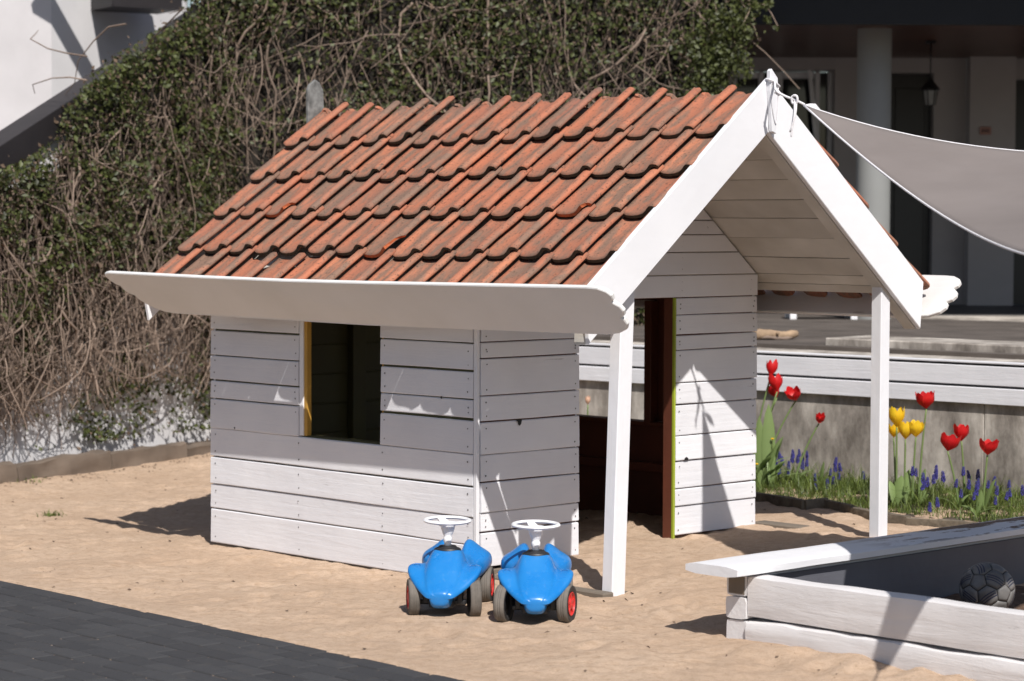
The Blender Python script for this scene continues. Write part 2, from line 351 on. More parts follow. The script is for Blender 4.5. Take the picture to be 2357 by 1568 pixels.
# dimples left by feet and spades
r = np.random.default_rng(11)
for _ in range(620):
    cx, cy = r.uniform(-3.6, 3.), r.uniform(7.8, 15.5); an = r.uniform(0, 3.14); L, W_ = r.uniform(.06, .13), r.uniform(.035, .06); dp = r.uniform(.003, .013)
    i0, i1 = np.searchsorted(gx, (cx-.3, cx+.3)); j0, j1 = np.searchsorted(gy, (cy-.3, cy+.3))
    xx = GX[j0:j1, i0:i1]-cx; yy = GY[j0:j1, i0:i1]-cy; p_ = (xx*math.cos(an)+yy*math.sin(an))/L; q_ = (-xx*math.sin(an)+yy*math.cos(an))/W_
    d2 = p_*p_+q_*q_; bumps[j0:j1, i0:i1] += -dp*np.exp(-d2*1.4) + dp*.55*np.exp(-(np.sqrt(d2)-1.45)**2*5)
# distance to paving edge: keep flat and just below it
PE0 = Vector((-2.254, 10.785, 0)); PE1 = Vector((-.159, 8.465, 0)); PD = (PE1-PE0).normalized(); PN = Vector((PD.y, -PD.x, 0))   # PN to the paving side
PN = PN if (Vector((-2, 9, 0))-PE0).dot(PN) > 0 else -PN
side = (GX-PE0.x)*PN.x + (GY-PE0.y)*PN.y
edgew = np.clip((side+.25)/.25, 0, 1)
Z = (base+bumps)*(1-edgew) + (.003)*edgew*(side <= 0) + np.where(side > .02, -.07, 0)*1.
spill = .012 + .035*np.clip(vnoise(GX, GY, 6, 9, 4)*.6+.2, 0, 1)
Z = (base+bumps)*(1-edgew) + .010*edgew
Z = np.where(side > 0, .0105-.016*side/spill, Z); Z = np.where(side > spill*1.15, -.07, Z)
# the sandpit floor, raised sand heaped against its wall
def gz(x, y): 
    j = np.clip(np.searchsorted(gy, y)-1, 0, NY-2); i = np.clip(np.searchsorted(gx, x)-1, 0, NX-2)
    fx = (x-gx[i])/(gx[i+1]-gx[i]); fy = (y-gy[j])/(gy[j+1]-gy[j])
    return float((Z[j, i]*(1-fx)+Z[j, i+1]*fx)*(1-fy)+(Z[j+1, i]*(1-fx)+Z[j+1, i+1]*fx)*fy)
# ruts and wheel hollows under the toy cars
def addbump(cx, cy, rad, h):
    global Z
    Z += h*np.exp(-((GX-cx)**2+(GY-cy)**2)/rad**2)
for cx, cy, rd, h in ((.95, 9.12, .12, .02), (1.25, 8.85, .16, .035), (1.5, 8.6, .15, .03), (1.02, 9.0, .1, .025), (.62, 9.9, .14, .01), (1.2, 10.6, .2, .012),
                      (.12, 10.35, .12, .015), (-.45, 10.75, .12, -.01), (.75, 10.25, .16, .012)): addbump(cx, cy, rd, h)
idx = np.arange(NX*NY).reshape(NY, NX)
Fg = np.stack([idx[:-1, :-1], idx[:-1, 1:], idx[1:, 1:], idx[1:, :-1]], -1).reshape(-1, 4)
Vg = np.stack([GX, GY, Z], -1).reshape(-1, 3)
tag(link('sand', fastmesh(Vg, Fg, True), M['sand']), kind='structure')
bm = bmesh.new()
for a in (-1, 1):
    pass
o_ = bmesh.new(); 
ring_in = [(-4.59, 7.41), (4.59, 7.41), (4.59, 18.99), (-4.59, 18.99)]; ring_out = [(-600, -600), (600, -600), (600, 600), (-600, 600)]
vi = [o_.verts.new((x, y, -.075)) for x, y in ring_in]; vo_ = [o_.verts.new((x, y, -.12)) for x, y in ring_out]
for i in range(4): o_.faces.new((vi[i], vo_[i], vo_[(i+1) % 4], vi[(i+1) % 4]))
bm.free(); tag(link('ground', bm_mesh(o_), M['soil']), kind='structure')

# paving: running bond laid parallel to the sand's edge
pav = tag(box('paving', (-3.4, -.02, -.09), (3.4, 3.2, -.0012), M['sand']), kind='structure')
Mp = Matrix(((PD.x, PN.x, 0, PE0.x), (PD.y, PN.y, 0, PE0.y), (0, 0, 1, 0), (0, 0, 0, 1)))
pav.matrix_world = Mp
bmv = bmesh.new(); add_box(bmv, (0, 0, -.05), (.1945, .0945, .0)); bevel(bmv, .004)
pm = bm_mesh(bmv); pm.materials.append(M['paver'])
cnt = 0; far = bmesh.new()
for rrow in range(26):
    for k in range(-8, 24):
        x0 = k*.2 + (.1 if rrow % 2 else 0) - .03; y0 = .004 + rrow*.1
        wp = Mp @ Vector((x0+.1, y0+.05, 0))
        u_ = wp.x/wp.y*5663+1178; v__ = 505+1.6/wp.y*5663
        zz = random.uniform(-.0018, .0018)
        if -60 < u_ and v__ < 1640 and u_ < 1200 and cnt < 299:
            o = bpy.data.objects.new('paver', pm); col.objects.link(o); o.parent = pav; o.location = (x0, y0, zz+.004)
            o.rotation_euler = (random.uniform(-.004, .004), random.uniform(-.004, .004), random.uniform(-.006, .006)); cnt += 1
        else: add_box(far, (x0, y0, -.05), (x0+.1945, y0+.0945, zz+.003))
tag(link('outer_pavers', bm_mesh(far), M['paver'], pav), kind='stuff')

# ------------------------------------------------------------------ playhouse
K = .8; BC = .955                        # roof slope, ridge position
HT = tag(empty('playhouse', C0, YAW), 'small white plank playhouse with red pantile roof standing on the sand', 'playhouse')
HT.rotation_euler = (0, 0, YAW)
def zc(b, z0=2.08): return z0 - K*abs(b-BC)
rs = random.Random(5)
def plank(parent, name, mat, axis, s0, s1, z0, z1, off, th=.021, out=-1, top=None, lip=True):
    """weatherboard: axis 'Y' -> wall at x=off ; axis 'X' -> wall at y=off. out = outward sign. top(s) caps the height"""
    n = max(2, int((s1-s0)/.22)); V = []; F = []
    t = th + rs.uniform(-.0025, .0025); dz0, dz1 = rs.uniform(-.002, .002), rs.uniform(-.002, .002); ph = rs.uniform(0, 50)
    s0 += rs.uniform(0, .004); s1 -= rs.uniform(0, .004)
    for i in range(n+1):
        f = i/n; s = s0+(s1-s0)*f; jz = dz0+(dz1-dz0)*f + .0024*fbm(s*2.5+ph, ph); jt = .0012*fbm(s*4, ph+7)
        zt = z1 - .0035; 
        if top is not None: zt = min(zt, top(s))
        zb = z0 + .0025 + jz; zt = max(zt + jz*.5, zb+.002)
        ch = min(.004, (zt-zb)*.3)
        sec = [(0, zb), (t-ch*.3+jt, zb), (t+jt, zb+ch), (t-.003+jt, zt-ch), (t-.003-ch+jt, zt), (0, zt)]
        for d, z in sec:
            V.append((off+out*d, s, z) if axis == 'Y' else (s, off+out*d, z))
    m = 6
    for i in range(n):
        for j in range(m): F.append((i*m+j, i*m+(j+1) % m, (i+1)*m+(j+1) % m, (i+1)*m+j))
    F.append(tuple(range(m))); F.append(tuple(range(n*m, n*m+m)))
    bm = bmesh.new(); bm.from_mesh(mesh(V, F)); o = link(name, bm_mesh(bm), mat, parent); return o
def nails(parent, pts, axis, off, out):
    bm = bmesh.new()
    for s, z in pts:
        s += rs.uniform(-.004, .004); z += rs.uniform(-.004, .004); R_ = rs.uniform(.0034, .0046)
        vs = []
        for j in range(6):
            t = j*math.pi/3; q = (s+math.cos(t)*R_, z+math.sin(t)*R_); vs.append(bm.verts.new((off+out*.0012, q[0], q[1]) if axis == 'Y' else (q[0], off+out*.0012, q[1])))
        c_ = bm.verts.new((off+out*.0022, s, z) if axis == 'Y' else (s, off+out*.0022, z))
        for j in range(6): bm.faces.new((vs[j], vs[(j+1) % 6], c_))
    return tag(link('nail_heads', bm_mesh(bm), M['nail'], parent), kind='stuff')
def wall_lining(name, mat, axis, off, out, rects, th=.012):
    bm = bmesh.new()
    for s0, s1, z0, z1 in rects:
        a, b = sorted((off-out*th, off-out*.0005))
        if axis == 'Y': add_box(bm, (a, s0, z0), (b, s1, z1))
        else: add_box(bm, (s0, a, z0), (s1, b, z1))
    return link(name, bm_mesh(bm), mat, HT)
# left side wall (x=0, outward -x) with the window
sw = wall_lining('side_wall', M['olive'], 'Y', 0, -1, [(.02, .640, .0, 1.29), (1.212, 1.925, .0, 1.29), (.642, 1.210, .0, .553), (.642, 1.210, 1.16, 1.29)])
zs = [-.03, .144, .268, .406, .552, .704, .796, .921, 1.048, 1.165, 1.285]
npts = []
for i in range(4):
    plank(sw, 'plank', M['white_y'], 'Y', .0075, 1.944, zs[i], zs[i+1], 0)
    for s in (.04, .62, 1.24, 1.90): npts += [(s, zs[i]+.03), (s, zs[i+1]-.035)]
for i in range(4, 10):
    plank(sw, 'plank', M['white_y'], 'Y', .0075, .640, zs[i]+(.006 if i % 2 else 0), zs[i+1], 0)
    plank(sw, 'plank', M['white_y'], 'Y', 1.243, 1.944, zs[i]-.004, zs[i+1]-.006, 0)
    for s in (.04, .61, 1.265, 1.905): npts += [(s, zs[i]+.03), (s, zs[i+1]-.035)]
nails(sw, npts, 'Y', -.020, -1)
box('window_trim', (-.014, 1.213, .556), (.012, 1.242, 1.29), M['white_z'], sw, .002)
box('window_jamb', (-.009, 1.190, .556), (.020, 1.2125, 1.29), M['yellow'], sw, .002)
box('window_jamb', (.012, .6405, .556), (.055, .664, 1.29), M['yellow'], sw, .002)
box('window_sill', (.004, .665, .5535), (.055, 1.185, .557), M['olive'], sw)
# corner strip between side and front walls
box('corner_trim', (-.0195, -.0165, .05), (-.0015, .006, 1.285), M['white_z'], HT, .002)
# front wall (y=0, outward -y)
fw = wall_lining('front_wall', M['redbrown'], 'X', 0, -1, [(.0, .62, .05, 1.225), (1.285, 1.87, .07, 1.225), (.0, 1.87, 1.226, 1.32)])
zf = [.045, .201, .289, .426, .550, .697, .813, .980, 1.053, 1.165, 1.225]
npts = []
for i in range(10):
    plank(fw, 'plank', M['white_x'], 'X', .002, .628, zf[i], zf[i+1], 0)
    for s in (.035, .60): npts += [(s, zf[i]+.028), (s, zf[i+1]-.03)]
zr = [.076, .218, .303, .437, .559, .710, .815, .974, 1.046, 1.144, 1.227]
for i in range(10):
    plank(fw, 'plank', M['white_x'], 'X', 1.288, 1.887, zr[i], zr[i+1], 0)
    for s in (1.315, 1.86): npts += [(s, zr[i]+.028), (s, zr[i+1]-.03)]
zg = [1.227, 1.335, 1.445, 1.53, 1.60, 1.70, 1.81, 1.93]
for i in range(7):
    h0 = (2.07-zg[i])/K
    s0, s1 = max(.0, BC-h0), min(1.887, BC+h0)
    pts = [(s0, zg[i]+.002), (s1, zg[i]+.002)]
    for s in (s1, ): pts += [(s1, min(zg[i+1]-.003, zc(s1, 2.073)))] if zc(s1, 2.073) > zg[i]+.004 else []
    ht = (2.073-(zg[i+1]-.003))/K
    if BC+ht < s1: pts += [(BC+ht, zg[i+1]-.003)]
    if BC-ht > s0: pts += [(BC-ht, zg[i+1]-.003)]
    if zc(s0, 2.073) > zg[i]+.004: pts += [(s0, min(zg[i+1]-.003, zc(s0, 2.073)))]
    pp = [pts[0]]
    for q in pts[1:]:
        if (Vector(q)-Vector(pp[-1])).length > .002: pp.append(q)
    prism('plank', pp, 0, -.021+rs.uniform(-.002, .001), lambda u_, v_, t: (u_, t, v_), M['white_x'], fw, .0025)
    for s in (s0+.05, 1.33, s1-.05 if i < 2 else s1-.12): npts += [(s, zg[i]+.03), (s, zg[i+1]-.03)]
nails(fw, npts, 'X', -.0205, -1)
box('door_jamb', (1.2745, -.024, .05), (1.2865, -.008, 1.226), M['lime'], fw, .002)
box('door_lining', (1.2765, -.0075, .05), (1.2865, .05, 1.226), M['redbrown'], fw, .002)
box('door_jamb', (.6195, -.004, .05), (.6275, .05, 1.226), M['white_z'], fw, .001)
# right side wall (x=1.885, outward +x) with window
rw = wall_lining('side_wall', M['redbrown'], 'Y', 1.87, 1, [(.0, .16, .0, 1.24), (1.40, 1.92, .0, 1.24), (.161, 1.399, .0, .540), (.161, 1.399, 1.185, 1.24)])
for i in range(10):
    z0, z1 = zs[i], min(zs[i+1], 1.24)
    if z1 <= .56: plank(rw, 'plank', M['white_y'], 'Y', .0, 1.944, z0, min(z1, .54) if i == 3 else z1, 1.871, out=1)
    elif z0 > 1.1: plank(rw, 'plank', M['white_y'], 'Y', .0, 1.944, z0+.02, z1, 1.871, out=1)
    else: plank(rw, 'plank', M['white_y'], 'Y', 1.40, 1.944, z0, z1, 1.871, out=1); plank(rw, 'plank', M['white_y'], 'Y', 0, .16, z0, z1, 1.871, out=1)
box('window_post', (1.80, .62, .545), (1.857, .668, 1.184), M['redbrown'], rw, .003)
box('window_rail', (1.80, .161, .5405), (1.885, 1.399, .560), M['redbrown'], rw, .003)
box('window_board', (1.868, .16, .561), (1.884, .668, 1.184), M['redbrown'], rw, .003)
box('wall_rail', (1.815, .03, .30), (1.857, 1.90, .345), M['redbrown'], rw, .003)
# back wall (y=1.925)
bw = wall_lining('back_wall', M['olive'], 'X', 1.925, 1, [(.013, 1.87, .0, 1.31)])
zb = [-.03, .16, .30, .45, .61, .75, .88, 1.03, 1.17, 1.31, 1.42, 1.53, 1.64, 1.75, 1.86]
for i in range(14):
    hh = (2.05-(zb[i+1]))/K; s0, s1 = max(.0, BC-hh), min(1.887, BC+hh)
    plank(bw, 'plank', M['white_x'], 'X', s0, s1, zb[i], zb[i+1], 1.926, out=1)
for i in range(8):
    plank(bw, 'inner_plank', M['olive'], 'X', .013, 1.868, .02+i*.155, .02+(i+1)*.155, 1.912, th=.008, out=-1)
box('wall_stud', (.845, 1.855, .02), (.935, 1.903, 1.4), M['olive'], bw, .003)
box('wall_stud', (.02, 1.87, .02), (.07, 1.903, 1.25), M['olive'], bw, .003)
def hole(parent, axis, s_, z_, off, pts):
    f = (lambda u_, v_, t: (off+t, s_+u_, z_+v_)) if axis == 'Y' else (lambda u_, v_, t: (s_+u_, off+t, z_+v_))
    return prism('knot_hole', pts, 0, -.0012, f, M['black'], parent)
hole(fw, 'X', .235, .690, -.0225, [(-.020, .006), (-.006, -.004), (-.004, -.016), (.004, -.022), (.014, -.014), (.018, .004), (.006, .007)])
hole(fw, 'X', 1.365, .437, -.0225, [(-.016, .0), (-.012, .012), (0, .017), (.012, .012), (.016, .0)])
hole(sw, 'Y', .215, .796, -.0225, [(-.008, .003), (0, -.007), (.008, .002), (0, .006)])
hole(sw, 'Y', 1.74, .560, -.0225, [(-.007, .003), (0, -.008), (.007, .002), (0, .006)])
# floor frame timbers, half buried
box('ground_sill', (-.035, -.82, -.06), (.03, -.025, .022), M['raw_wood'], HT, .006)
box('ground_sill', (.02, -.80, -.05), (1.8, -.74, .012), M['raw_wood'], HT, .006)
box('ground_sill', (.0, -.017, -.05), (1.88, .04, .03), M['raw_wood'], HT, .006)
box('ground_sill', (-.013, .045, -.12), (.04, 1.93, -.03), M['raw_wood'], HT, .006)
box('ground_sill', (1.89, -.30, -.02), (1.98, .0, .094), M['raw_wood'], HT, .006)
# posts
lp_ = box('post', (.021, -.812, -.1), (.102, -.750, zc(.1, 2.0)+.07), M['white_z'], HT, .0035)
for v_ in lp_.data.vertices: v_.co.x += .050*max(0, v_.co.z)/1.2
box('post', (1.829, -.835, -.05), (1.897, -.775, zc(1.83, 2.0)+.07), M['white_z'], HT, .0035)
# roof: boards of the sheathing, seen from below in the porch
RY0, RY1 = -.843, 2.233
roof = prism('roof', [(BC-.03, 2.105), (BC, 2.129), (BC+.03, 2.105), (BC, 2.082)], RY0, RY1, lambda u_, v_, t: (u_, t, v_), M['ceil'], HT)
cosr, sinr = 1/math.sqrt(1+K*K), K/math.sqrt(1+K*K)
nb = 10; SL = 1.405
edges = [0.03]
for i in range(nb): edges.append(edges[-1]+SL/nb*rs.uniform(.86, 1.14))
edges[-1] = 1.40; edges[-2] = min(edges[-2], 1.27)
for sgn in (-1, 1):
    for i in range(nb):
        if sgn > 0 and i == nb-1: edges[nb] = 1.335
        d0, d1 = edges[i]+rs.uniform(.001, .003), edges[i+1]-rs.uniform(.001, .005)
        n = 8; V = []; F = []; ph = rs.uniform(0, 99)
        for j in range(n+1):
            y = RY0+(RY1-RY0)*j/n; e = .0025*fbm(y*2.2, ph)
            for d, h in ((d0+e, 0), (d1+e, 0), (d1+e, .017), (d0+e, .017)):
                V.append((BC+sgn*(d*cosr+h*sinr), y, 2.082-d*sinr+h*cosr))
        for j in range(n):
            for k in range(4): F.append((j*4+k, j*4+(k+1) % 4, j*4+4+(k+1) % 4, j*4+4+k))
        F += [(0, 1, 2, 3), (n*4, n*4+1, n*4+2, n*4+3)]
        bm = bmesh.new(); bm.from_mesh(mesh(V, F)); link('roof_board', bm_mesh(bm), M['ceil'], roof)
# rafters
def rafter(sgn, y0, y1, d0, d1, zlo=1.985, zhi=2.0795, mat='ceil'):
    pts = [(BC+sgn*d0, zlo-K*d0), (BC+sgn*d1, zlo-K*d1), (BC+sgn*d1, zhi-K*d1), (BC+sgn*d0, zhi-K*d0)]
    return prism('rafter', pts, y0, y1, lambda u_, v_, t: (u_, t, v_), M[mat], roof, .002)
for sgn in (-1, 1):
    rafter(sgn, -.842, -.775, .0035, 1.13, mat='ceil')
    if sgn > 0: rafter(sgn, .30, .345, .97, 1.16, mat='ceil'); rafter(sgn, 1.5, 1.545, .97, 1.16)
    rafter(sgn, 2.16, 2.22, .0035, 1.04)
# bargeboards, front and back
def barge(y0, y1, name='bargeboard', low=0):
    for sgn in (-1, 1):
        zo, zi = 2.232-low, 1.992
        do = 1.155; di = 1.135
        pts = []
        g = .0012
        top = [(g, zo-K*g), (do*.25, zo-K*do*.25+.002), (do*.5, zo-K*do*.5-.002), (do*.75, zo-K*do*.75+.001), (do, zo-K*do)]
        bot = [(di, zi-K*di), (di*.5, zi-K*di*.5), (g, zi-K*g)]
        pts = [(BC+sgn*a, z) for a, z in top+bot]
        prism(name, pts, y0, y1, lambda u_, v_, t: (u_, t, v_), M['barge'], HT, .003)
M['barge'] = wood_paint('white_paint_barge', (.82, .82, .84), (.78, .78, .80), 'X', crack=.1, grain=14, bumpst=.2)
barge(-.870, -.8445); barge(2.235, 2.258, low=.12)
# pointed finial boards
prism('finial', [(.937, 2.175), (.937, 2.262), (.948, 2.272), (.990, 2.232), (.992, 2.17), (.980, 1.985), (.955, 1.995)], -.892, -.8705, lambda u_, v_, t: (u_, t, v_), M['white_z'], HT, .002)
M['weather'] = plain('weathered_white', (.26, .26, .25), .85, .35, 22, .5)
prism('finial', [(.895, 2.1), (.892, 2.285), (.905, 2.315), (.945, 2.345), (.975, 2.33), (1.0, 2.29), (1.01, 2.1)], 2.2875, 2.308, lambda u_, v_, t: (u_, t, v_), M['weather'], HT, .003)
# fascia boards leaning outwards, wavy ends
def scallop_end(y, s):
    """profile from top to bottom, s=-1 front end, +1 back end ; (y, h 0..1)"""
    return [(y-s*.115, 1.0), (y-s*.06, .985), (y-s*.02, .92), (y-s*.004, .84), (y-s*.008, .76), (y-s*.026, .70), (y+s*.004, .62), (y+s*.012, .52), (y-s*.0, .43), (y-s*.028, .375),
            (y-s*.014, .34), (y-s*.012, .24), (y-s*.035, .13), (y-s*.09, .04), (y-s*.17, .0)]
def back_end(y):
    return [(y-.05, 1.0), (y-.012, .97), (y, .9), (y-.012, .78), (y-.03, .70), (y-.06, .66), (y-.06, .56), (y-.085, .47), (y-.115, .42), (y-.12, .33), (y-.15, .22), (y-.19, .12), (y-.26, .03), (y-.34, 0)]
def fascia(sgn, label=None):
    W_ = .272; x_top = BC+sgn*1.338; x_bot = BC+sgn*1.165; zt, zb_ = 1.326, 1.128
    e0 = scallop_end(-1.165 if sgn < 0 else -.985, -1); e1 = back_end(2.315)
    out = e0[::-1] + [(.3, 1.0), (.9, .99), (1.5, .995)] + e1 + [(1.3, .005), (.5, -.01), (0, 0)]
    e0u = e0[::-1]
    nx, nz = (zt-zb_), -(x_top-x_bot)
    L = math.hypot(nx, nz); nv = Vector((abs(nx)/L*sgn, 0, -abs(x_top-x_bot)/L))
    def f(y, h, t):
        # slight outward bow towards the back
        ex = sgn*.03*max(0, min(1, (y+.3)/2.5)); sag = -.012*math.sin(max(0, min(1, (y+1.1)/3.4))*math.pi)*(1 if sgn < 0 else 0)
        return Vector((x_bot+(x_top-x_bot)*h+ex*h, y, zb_+(zt-zb_)*h+sag)) + nv*t
    return prism('fascia_board', out, 0, -.021, f, M['white_f'], HT, .004)
fascia(-1); fascia(1)

# pantiles
TW = .208
prof = [(0, .008), (.014, .002), (.035, .000), (.068, .0), (.103, .003), (.133, .010), (.155, .023), (.171, .037), (.184, .045), (.201, .047), (.215, .042), (.224, .030)]
def tile_mesh(seed, chip=None, clean=False):
    r_ = random.Random(seed); n = len(prof); L = .352; ys = [0, .025, .12, .24, L]; V = []; F = []; th = .015
    rr = [.018, .008, .002, 0, 0, 0, .001, .003, .004, .004, .006, .010]      # lower edge, corner rounded off
    rr = [x+r_.uniform(0, .0025) for x in rr]
    for yi, y in enumerate(ys):
        for j, (x, z) in enumerate(prof):
            yy = y + (rr[j] if yi == 0 else (rr[j]*.4 if yi == 1 else 0)); zz = z + (-.003*(1-min(1, y/.03)))
            if chip is not None and j >= 9:
                yy = max(yy, chip*(.5+.25*(j-8))) if yi < 3 else yy
            if yi == len(ys)-1: yy += r_.uniform(-.008, .008) - (.012 if 3 <= j <= 5 else 0)
            V.append((x + .0015*math.sin(y*20+seed), yy, zz + .0012*math.sin(y*17+seed*2)))
    m = len(V)
    for (x, y, z), j in zip(V[:], [j for _ in ys for j in range(n)]):
        # underside offset along the profile normal
        a = prof[max(0, j-1)]; b = prof[min(n-1, j+1)]; dx, dz = b[0]-a[0], b[1]-a[1]; l = math.hypot(dx, dz)
        V.append((x+dz/l*th, y, z-dx/l*th))
    top = []; edge = []; lower_ends = set(); upper_ends = set()
    for i in range(len(ys)-1):
        for j in range(n-1):
            a = i*n+j; top.append((a, a+1, a+n+1, a+n)); edge.append((a+m, a+n+m, a+n+1+m, a+1+m))
    for j in range(n-1): edge.append((j, j+m, j+1+m, j+1)); lower_ends.add(len(edge)-1)
    for j in range(n-1): a = (len(ys)-1)*n+j; edge.append((a, a+1, a+1+m, a+m)); upper_ends.add(len(edge)-1)
    for i in range(len(ys)-1):
        a = i*n; edge.append((a, a+n, a+n+m, a+m)); a = i*n+n-1; edge.append((a, a+m, a+n+m, a+n))
    me = mesh(V, top+edge); me.materials.append(M['tile']); me.materials.append((M['tile_red'] if clean else M['tile_edge']) if chip is None else M['broken'])
    for k_, pgon in enumerate(me.polygons):
        pgon.material_index = 0 if k_ < len(top) else (1 if (k_-len(top)) in lower_ends else 0); pgon.use_smooth = k_ < len(top)
    return me
M['tile_red'] = plain('red_tile_edge', (.20, .062, .036), .9, .2, 40, .5)
tms = [tile_mesh(i) for i in range(5)]; verge_tiles = [tile_mesh(i, clean=True) for i in range(3)]; chips = [tile_mesh(11, .05), tile_mesh(12, .10), tile_mesh(13, .03)]
SROW = [.306, .597, .893, 1.188, 1.528]
NC = 15; Y1 = 2.275
for sgn in (-1, 1):
    up = Vector((-sgn*cosr, 0, sinr)); xt = Vector((0, sgn*1.0, 0)) if sgn > 0 else Vector((0, -1, 0)); nn = xt.cross(up)
    for rI, s in enumerate(SROW):
        for c in range(NC):
            y0 = (Y1 - c*TW) if sgn < 0 else (-.860 + c*TW)
            sj = s + rs.uniform(-.007, .007)*(4.5 if rI == 4 else 1) + (.012 if (c == 5 and rI == 0) else 0) + (.004*math.sin(c*1.3+rI))
            zr0 = 2.160 if sgn < 0 else (2.238 if c == 0 and rI else 2.185)
            if sgn > 0: sj += .050 + (.03 if rI == 0 else 0)
            org = Vector((BC+sgn*sj*cosr, y0, zr0 - sj*sinr)) + nn*(.020+rs.uniform(-.001, .003))
            tilt = -math.asin((.028 if sgn < 0 else .034)/.30) + rs.uniform(-.004, .004); yaw = rs.gauss(0, .010); lift = rs.uniform(-.008, .008)
            me = rs.choice(tms)
            if sgn > 0 and c == 0: me = rs.choice(verge_tiles); yaw *= .3
            if sgn < 0 and (rI, c) in ((3, 7), (2, 12), (4, 7), (2, 2)): me = {(3, 7): chips[1], (2, 12): chips[2], (4, 7): chips[0], (2, 2): chips[0]}[(rI, c)]
            if sgn < 0 and (rI, c) in ((0, 4), (0, 9)): lift -= .05
            if sgn < 0 and rI == 0 and c in (13, 12): lift += .02
            R_ = Matrix((xt, up, nn)).transposed().to_4x4()
            o = bpy.data.objects.new('roof_tile', me); col.objects.link(o); o.parent = roof
            o.matrix_local = Matrix.Translation(org) @ R_ @ Matrix.Rotation(yaw, 4, 'Z') @ Matrix.Rotation(tilt, 4, 'X') @ Matrix.Rotation(lift, 4, 'Y')
# verge tile strip beside the front bargeboard
# ------------------------------------------------------------------ shade sail and rope
A_ = np.array([1.266, 10.75, 2.102]); Q_ = np.array([[3.543, 9.424, 2.041], [1.651, 7.41, 1.483], [2.274, 9.842, 1.667], [1.717, 9.261, 1.465], [2.414, 8.672, 1.825]])
B_, C_ = Q_[0], Q_[1]
bz = lambda P, Q, R, t: (1-t)**2*P + 2*t*(1-t)*Q + t*t*R
n = 44; V = []; rowsI = []
for i in range(n+1):
    t = i/n; L0 = bz(A_, Q_[2], B_, t); R0 = bz(A_, Q_[3], C_, t); k = max(1, i)
    row = []
    for j in range(i+1):
        s = j/i if i else 0
        # blend: straight between edges plus the far edge's sag growing towards it
        base_ = L0*(1-s)+R0*s; far_ = bz(B_, Q_[4], C_, s) - (B_*(1-s)+C_*s)
        P_ = base_ + far_*t**2
        if 0 < s < 1: P_ = P_ + np.array([0, 0, -.02*math.sin(s*math.pi)*t + .006*math.sin(s*26+1)*(1-t)*math.sin(s*math.pi)*min(1, t*6)])
        row.append(len(V)); V.append(tuple(P_))
    rowsI.append(row)
F = []
for i in range(n):
    for j in range(i+1):
        F.append((rowsI[i][j], rowsI[i+1][j], rowsI[i+1][j+1]))
        if j < i: F.append((rowsI[i][j], rowsI[i+1][j+1], rowsI[i][j+1]))
sail = tag(empty('shade_sail', tuple(A_)), 'taupe grey shade sail stretched from the gable tip of the playhouse', 'shade sail')
V = [tuple(np.array(q)-A_) for q in V]
so_ = link('fabric', mesh(V, F), M['sail'], sail, smooth=True)
md = so_.modifiers.new('s', 'SOLIDIFY'); md.thickness = .002
for nm, P, Q, R in (('hem', A_, Q_[2], B_), ('hem', A_, Q_[3], C_), ('hem', B_, Q_[4], C_)):
    tube(nm, [bz(P, Q, R, t)-A_ for t in np.linspace(0.0, 1, 30)], .0045, M['rope'], sail, 6)
# folded corner flap
fl = mesh([(0, 0, 0), (.03, .01, .006), (.052, .012, .006), (.075, .012, -.022), (.045, .0, -.022)], [(0, 1, 4), (1, 2, 3, 4)]); f_ = link('corner_flap', fl, M['rope'], sail)
f_.modifiers.new('s', 'SOLIDIFY').thickness = .003
# poles holding the two outer corners (outside the frame)
for nm, P, top_ in (('sail_pole', B_, 2.3), ('sail_pole', C_, 1.6)):
    dirv = Vector((P[0]-2.0, P[1]-9.4, 0)).normalized(); q = Vector(P) + dirv*.25; q.z = 0
    t = tag(empty(nm, (q.x, q.y, 0)), 'steel pole holding the ' + ('higher' if top_ > 2 else 'lower') + ' outer corner of the shade sail', 'pole', 'poles of the shade sail')
    tube('pole_shaft', [(0, 0, -.1), (0, 0, top_)], .024, M['charcoal'], t)
    tube('tie_rope', [(0, 0, P[2]+.03), Vector(P)-q], .004, M['rope'], t)
rope = tag(empty('rope', hw(.955, -.89, 2.2)), 'white rope knotted round the gable tip with its end hanging loose', 'rope')
def rp(pts, r_=.0048, name='rope_strand'):
    # Catmull-Rom through the points
    P = [Vector(p_) for p_ in pts]; P = [P[0]]+P+[P[-1]]; out = []
    for i in range(1, len(P)-2):
        for t in np.linspace(0, 1, 7)[:-1]:
            a, b, c, d = P[i-1], P[i], P[i+1], P[i+2]
            out.append(.5*((2*b)+(-a+c)*t+(2*a-5*b+4*c-d)*t*t+(-a+3*b-3*c+d)*t**3))
    out.append(P[-2]); base_ = rope.location
    return tube(name, [q-base_ for q in out], r_, M['rope'], rope, 6)
def pix(x, y, Y):
    """world point on the sight line through photo point (x,y) at depth Y"""
    cR, sR = math.cos(ROLL), math.sin(ROLL); cP, sP = math.cos(PITCH), math.sin(PITCH)
    fwd = Vector((0, cP, -sP)); upv = Vector((0, sP, cP)); r0 = Vector((1, 0, 0)); r_ = r0*cR+upv*sR; u_ = upv*cR-r0*sR
    d = fwd + r_*((x-1178.5)/5663.3) + u_*((784-y)/5663.3); return Vector((0, 0, H)) + d*(Y/d.y)
knot = pix(1829, 230, 10.78)
rp([hw(.937, -.868, 2.225), hw(.93, -.897, 2.222), hw(.96, -.899, 2.213), hw(1.0, -.893, 2.195), hw(.995, -.868, 2.205), hw(.96, -.862, 2.222), hw(.937, -.868, 2.228)])
rp([hw(.96, -.9, 2.216), pix(1786, 208, 10.84), pix(1806, 221, 10.81), knot, pix(1852, 241, 10.76)], .0055)
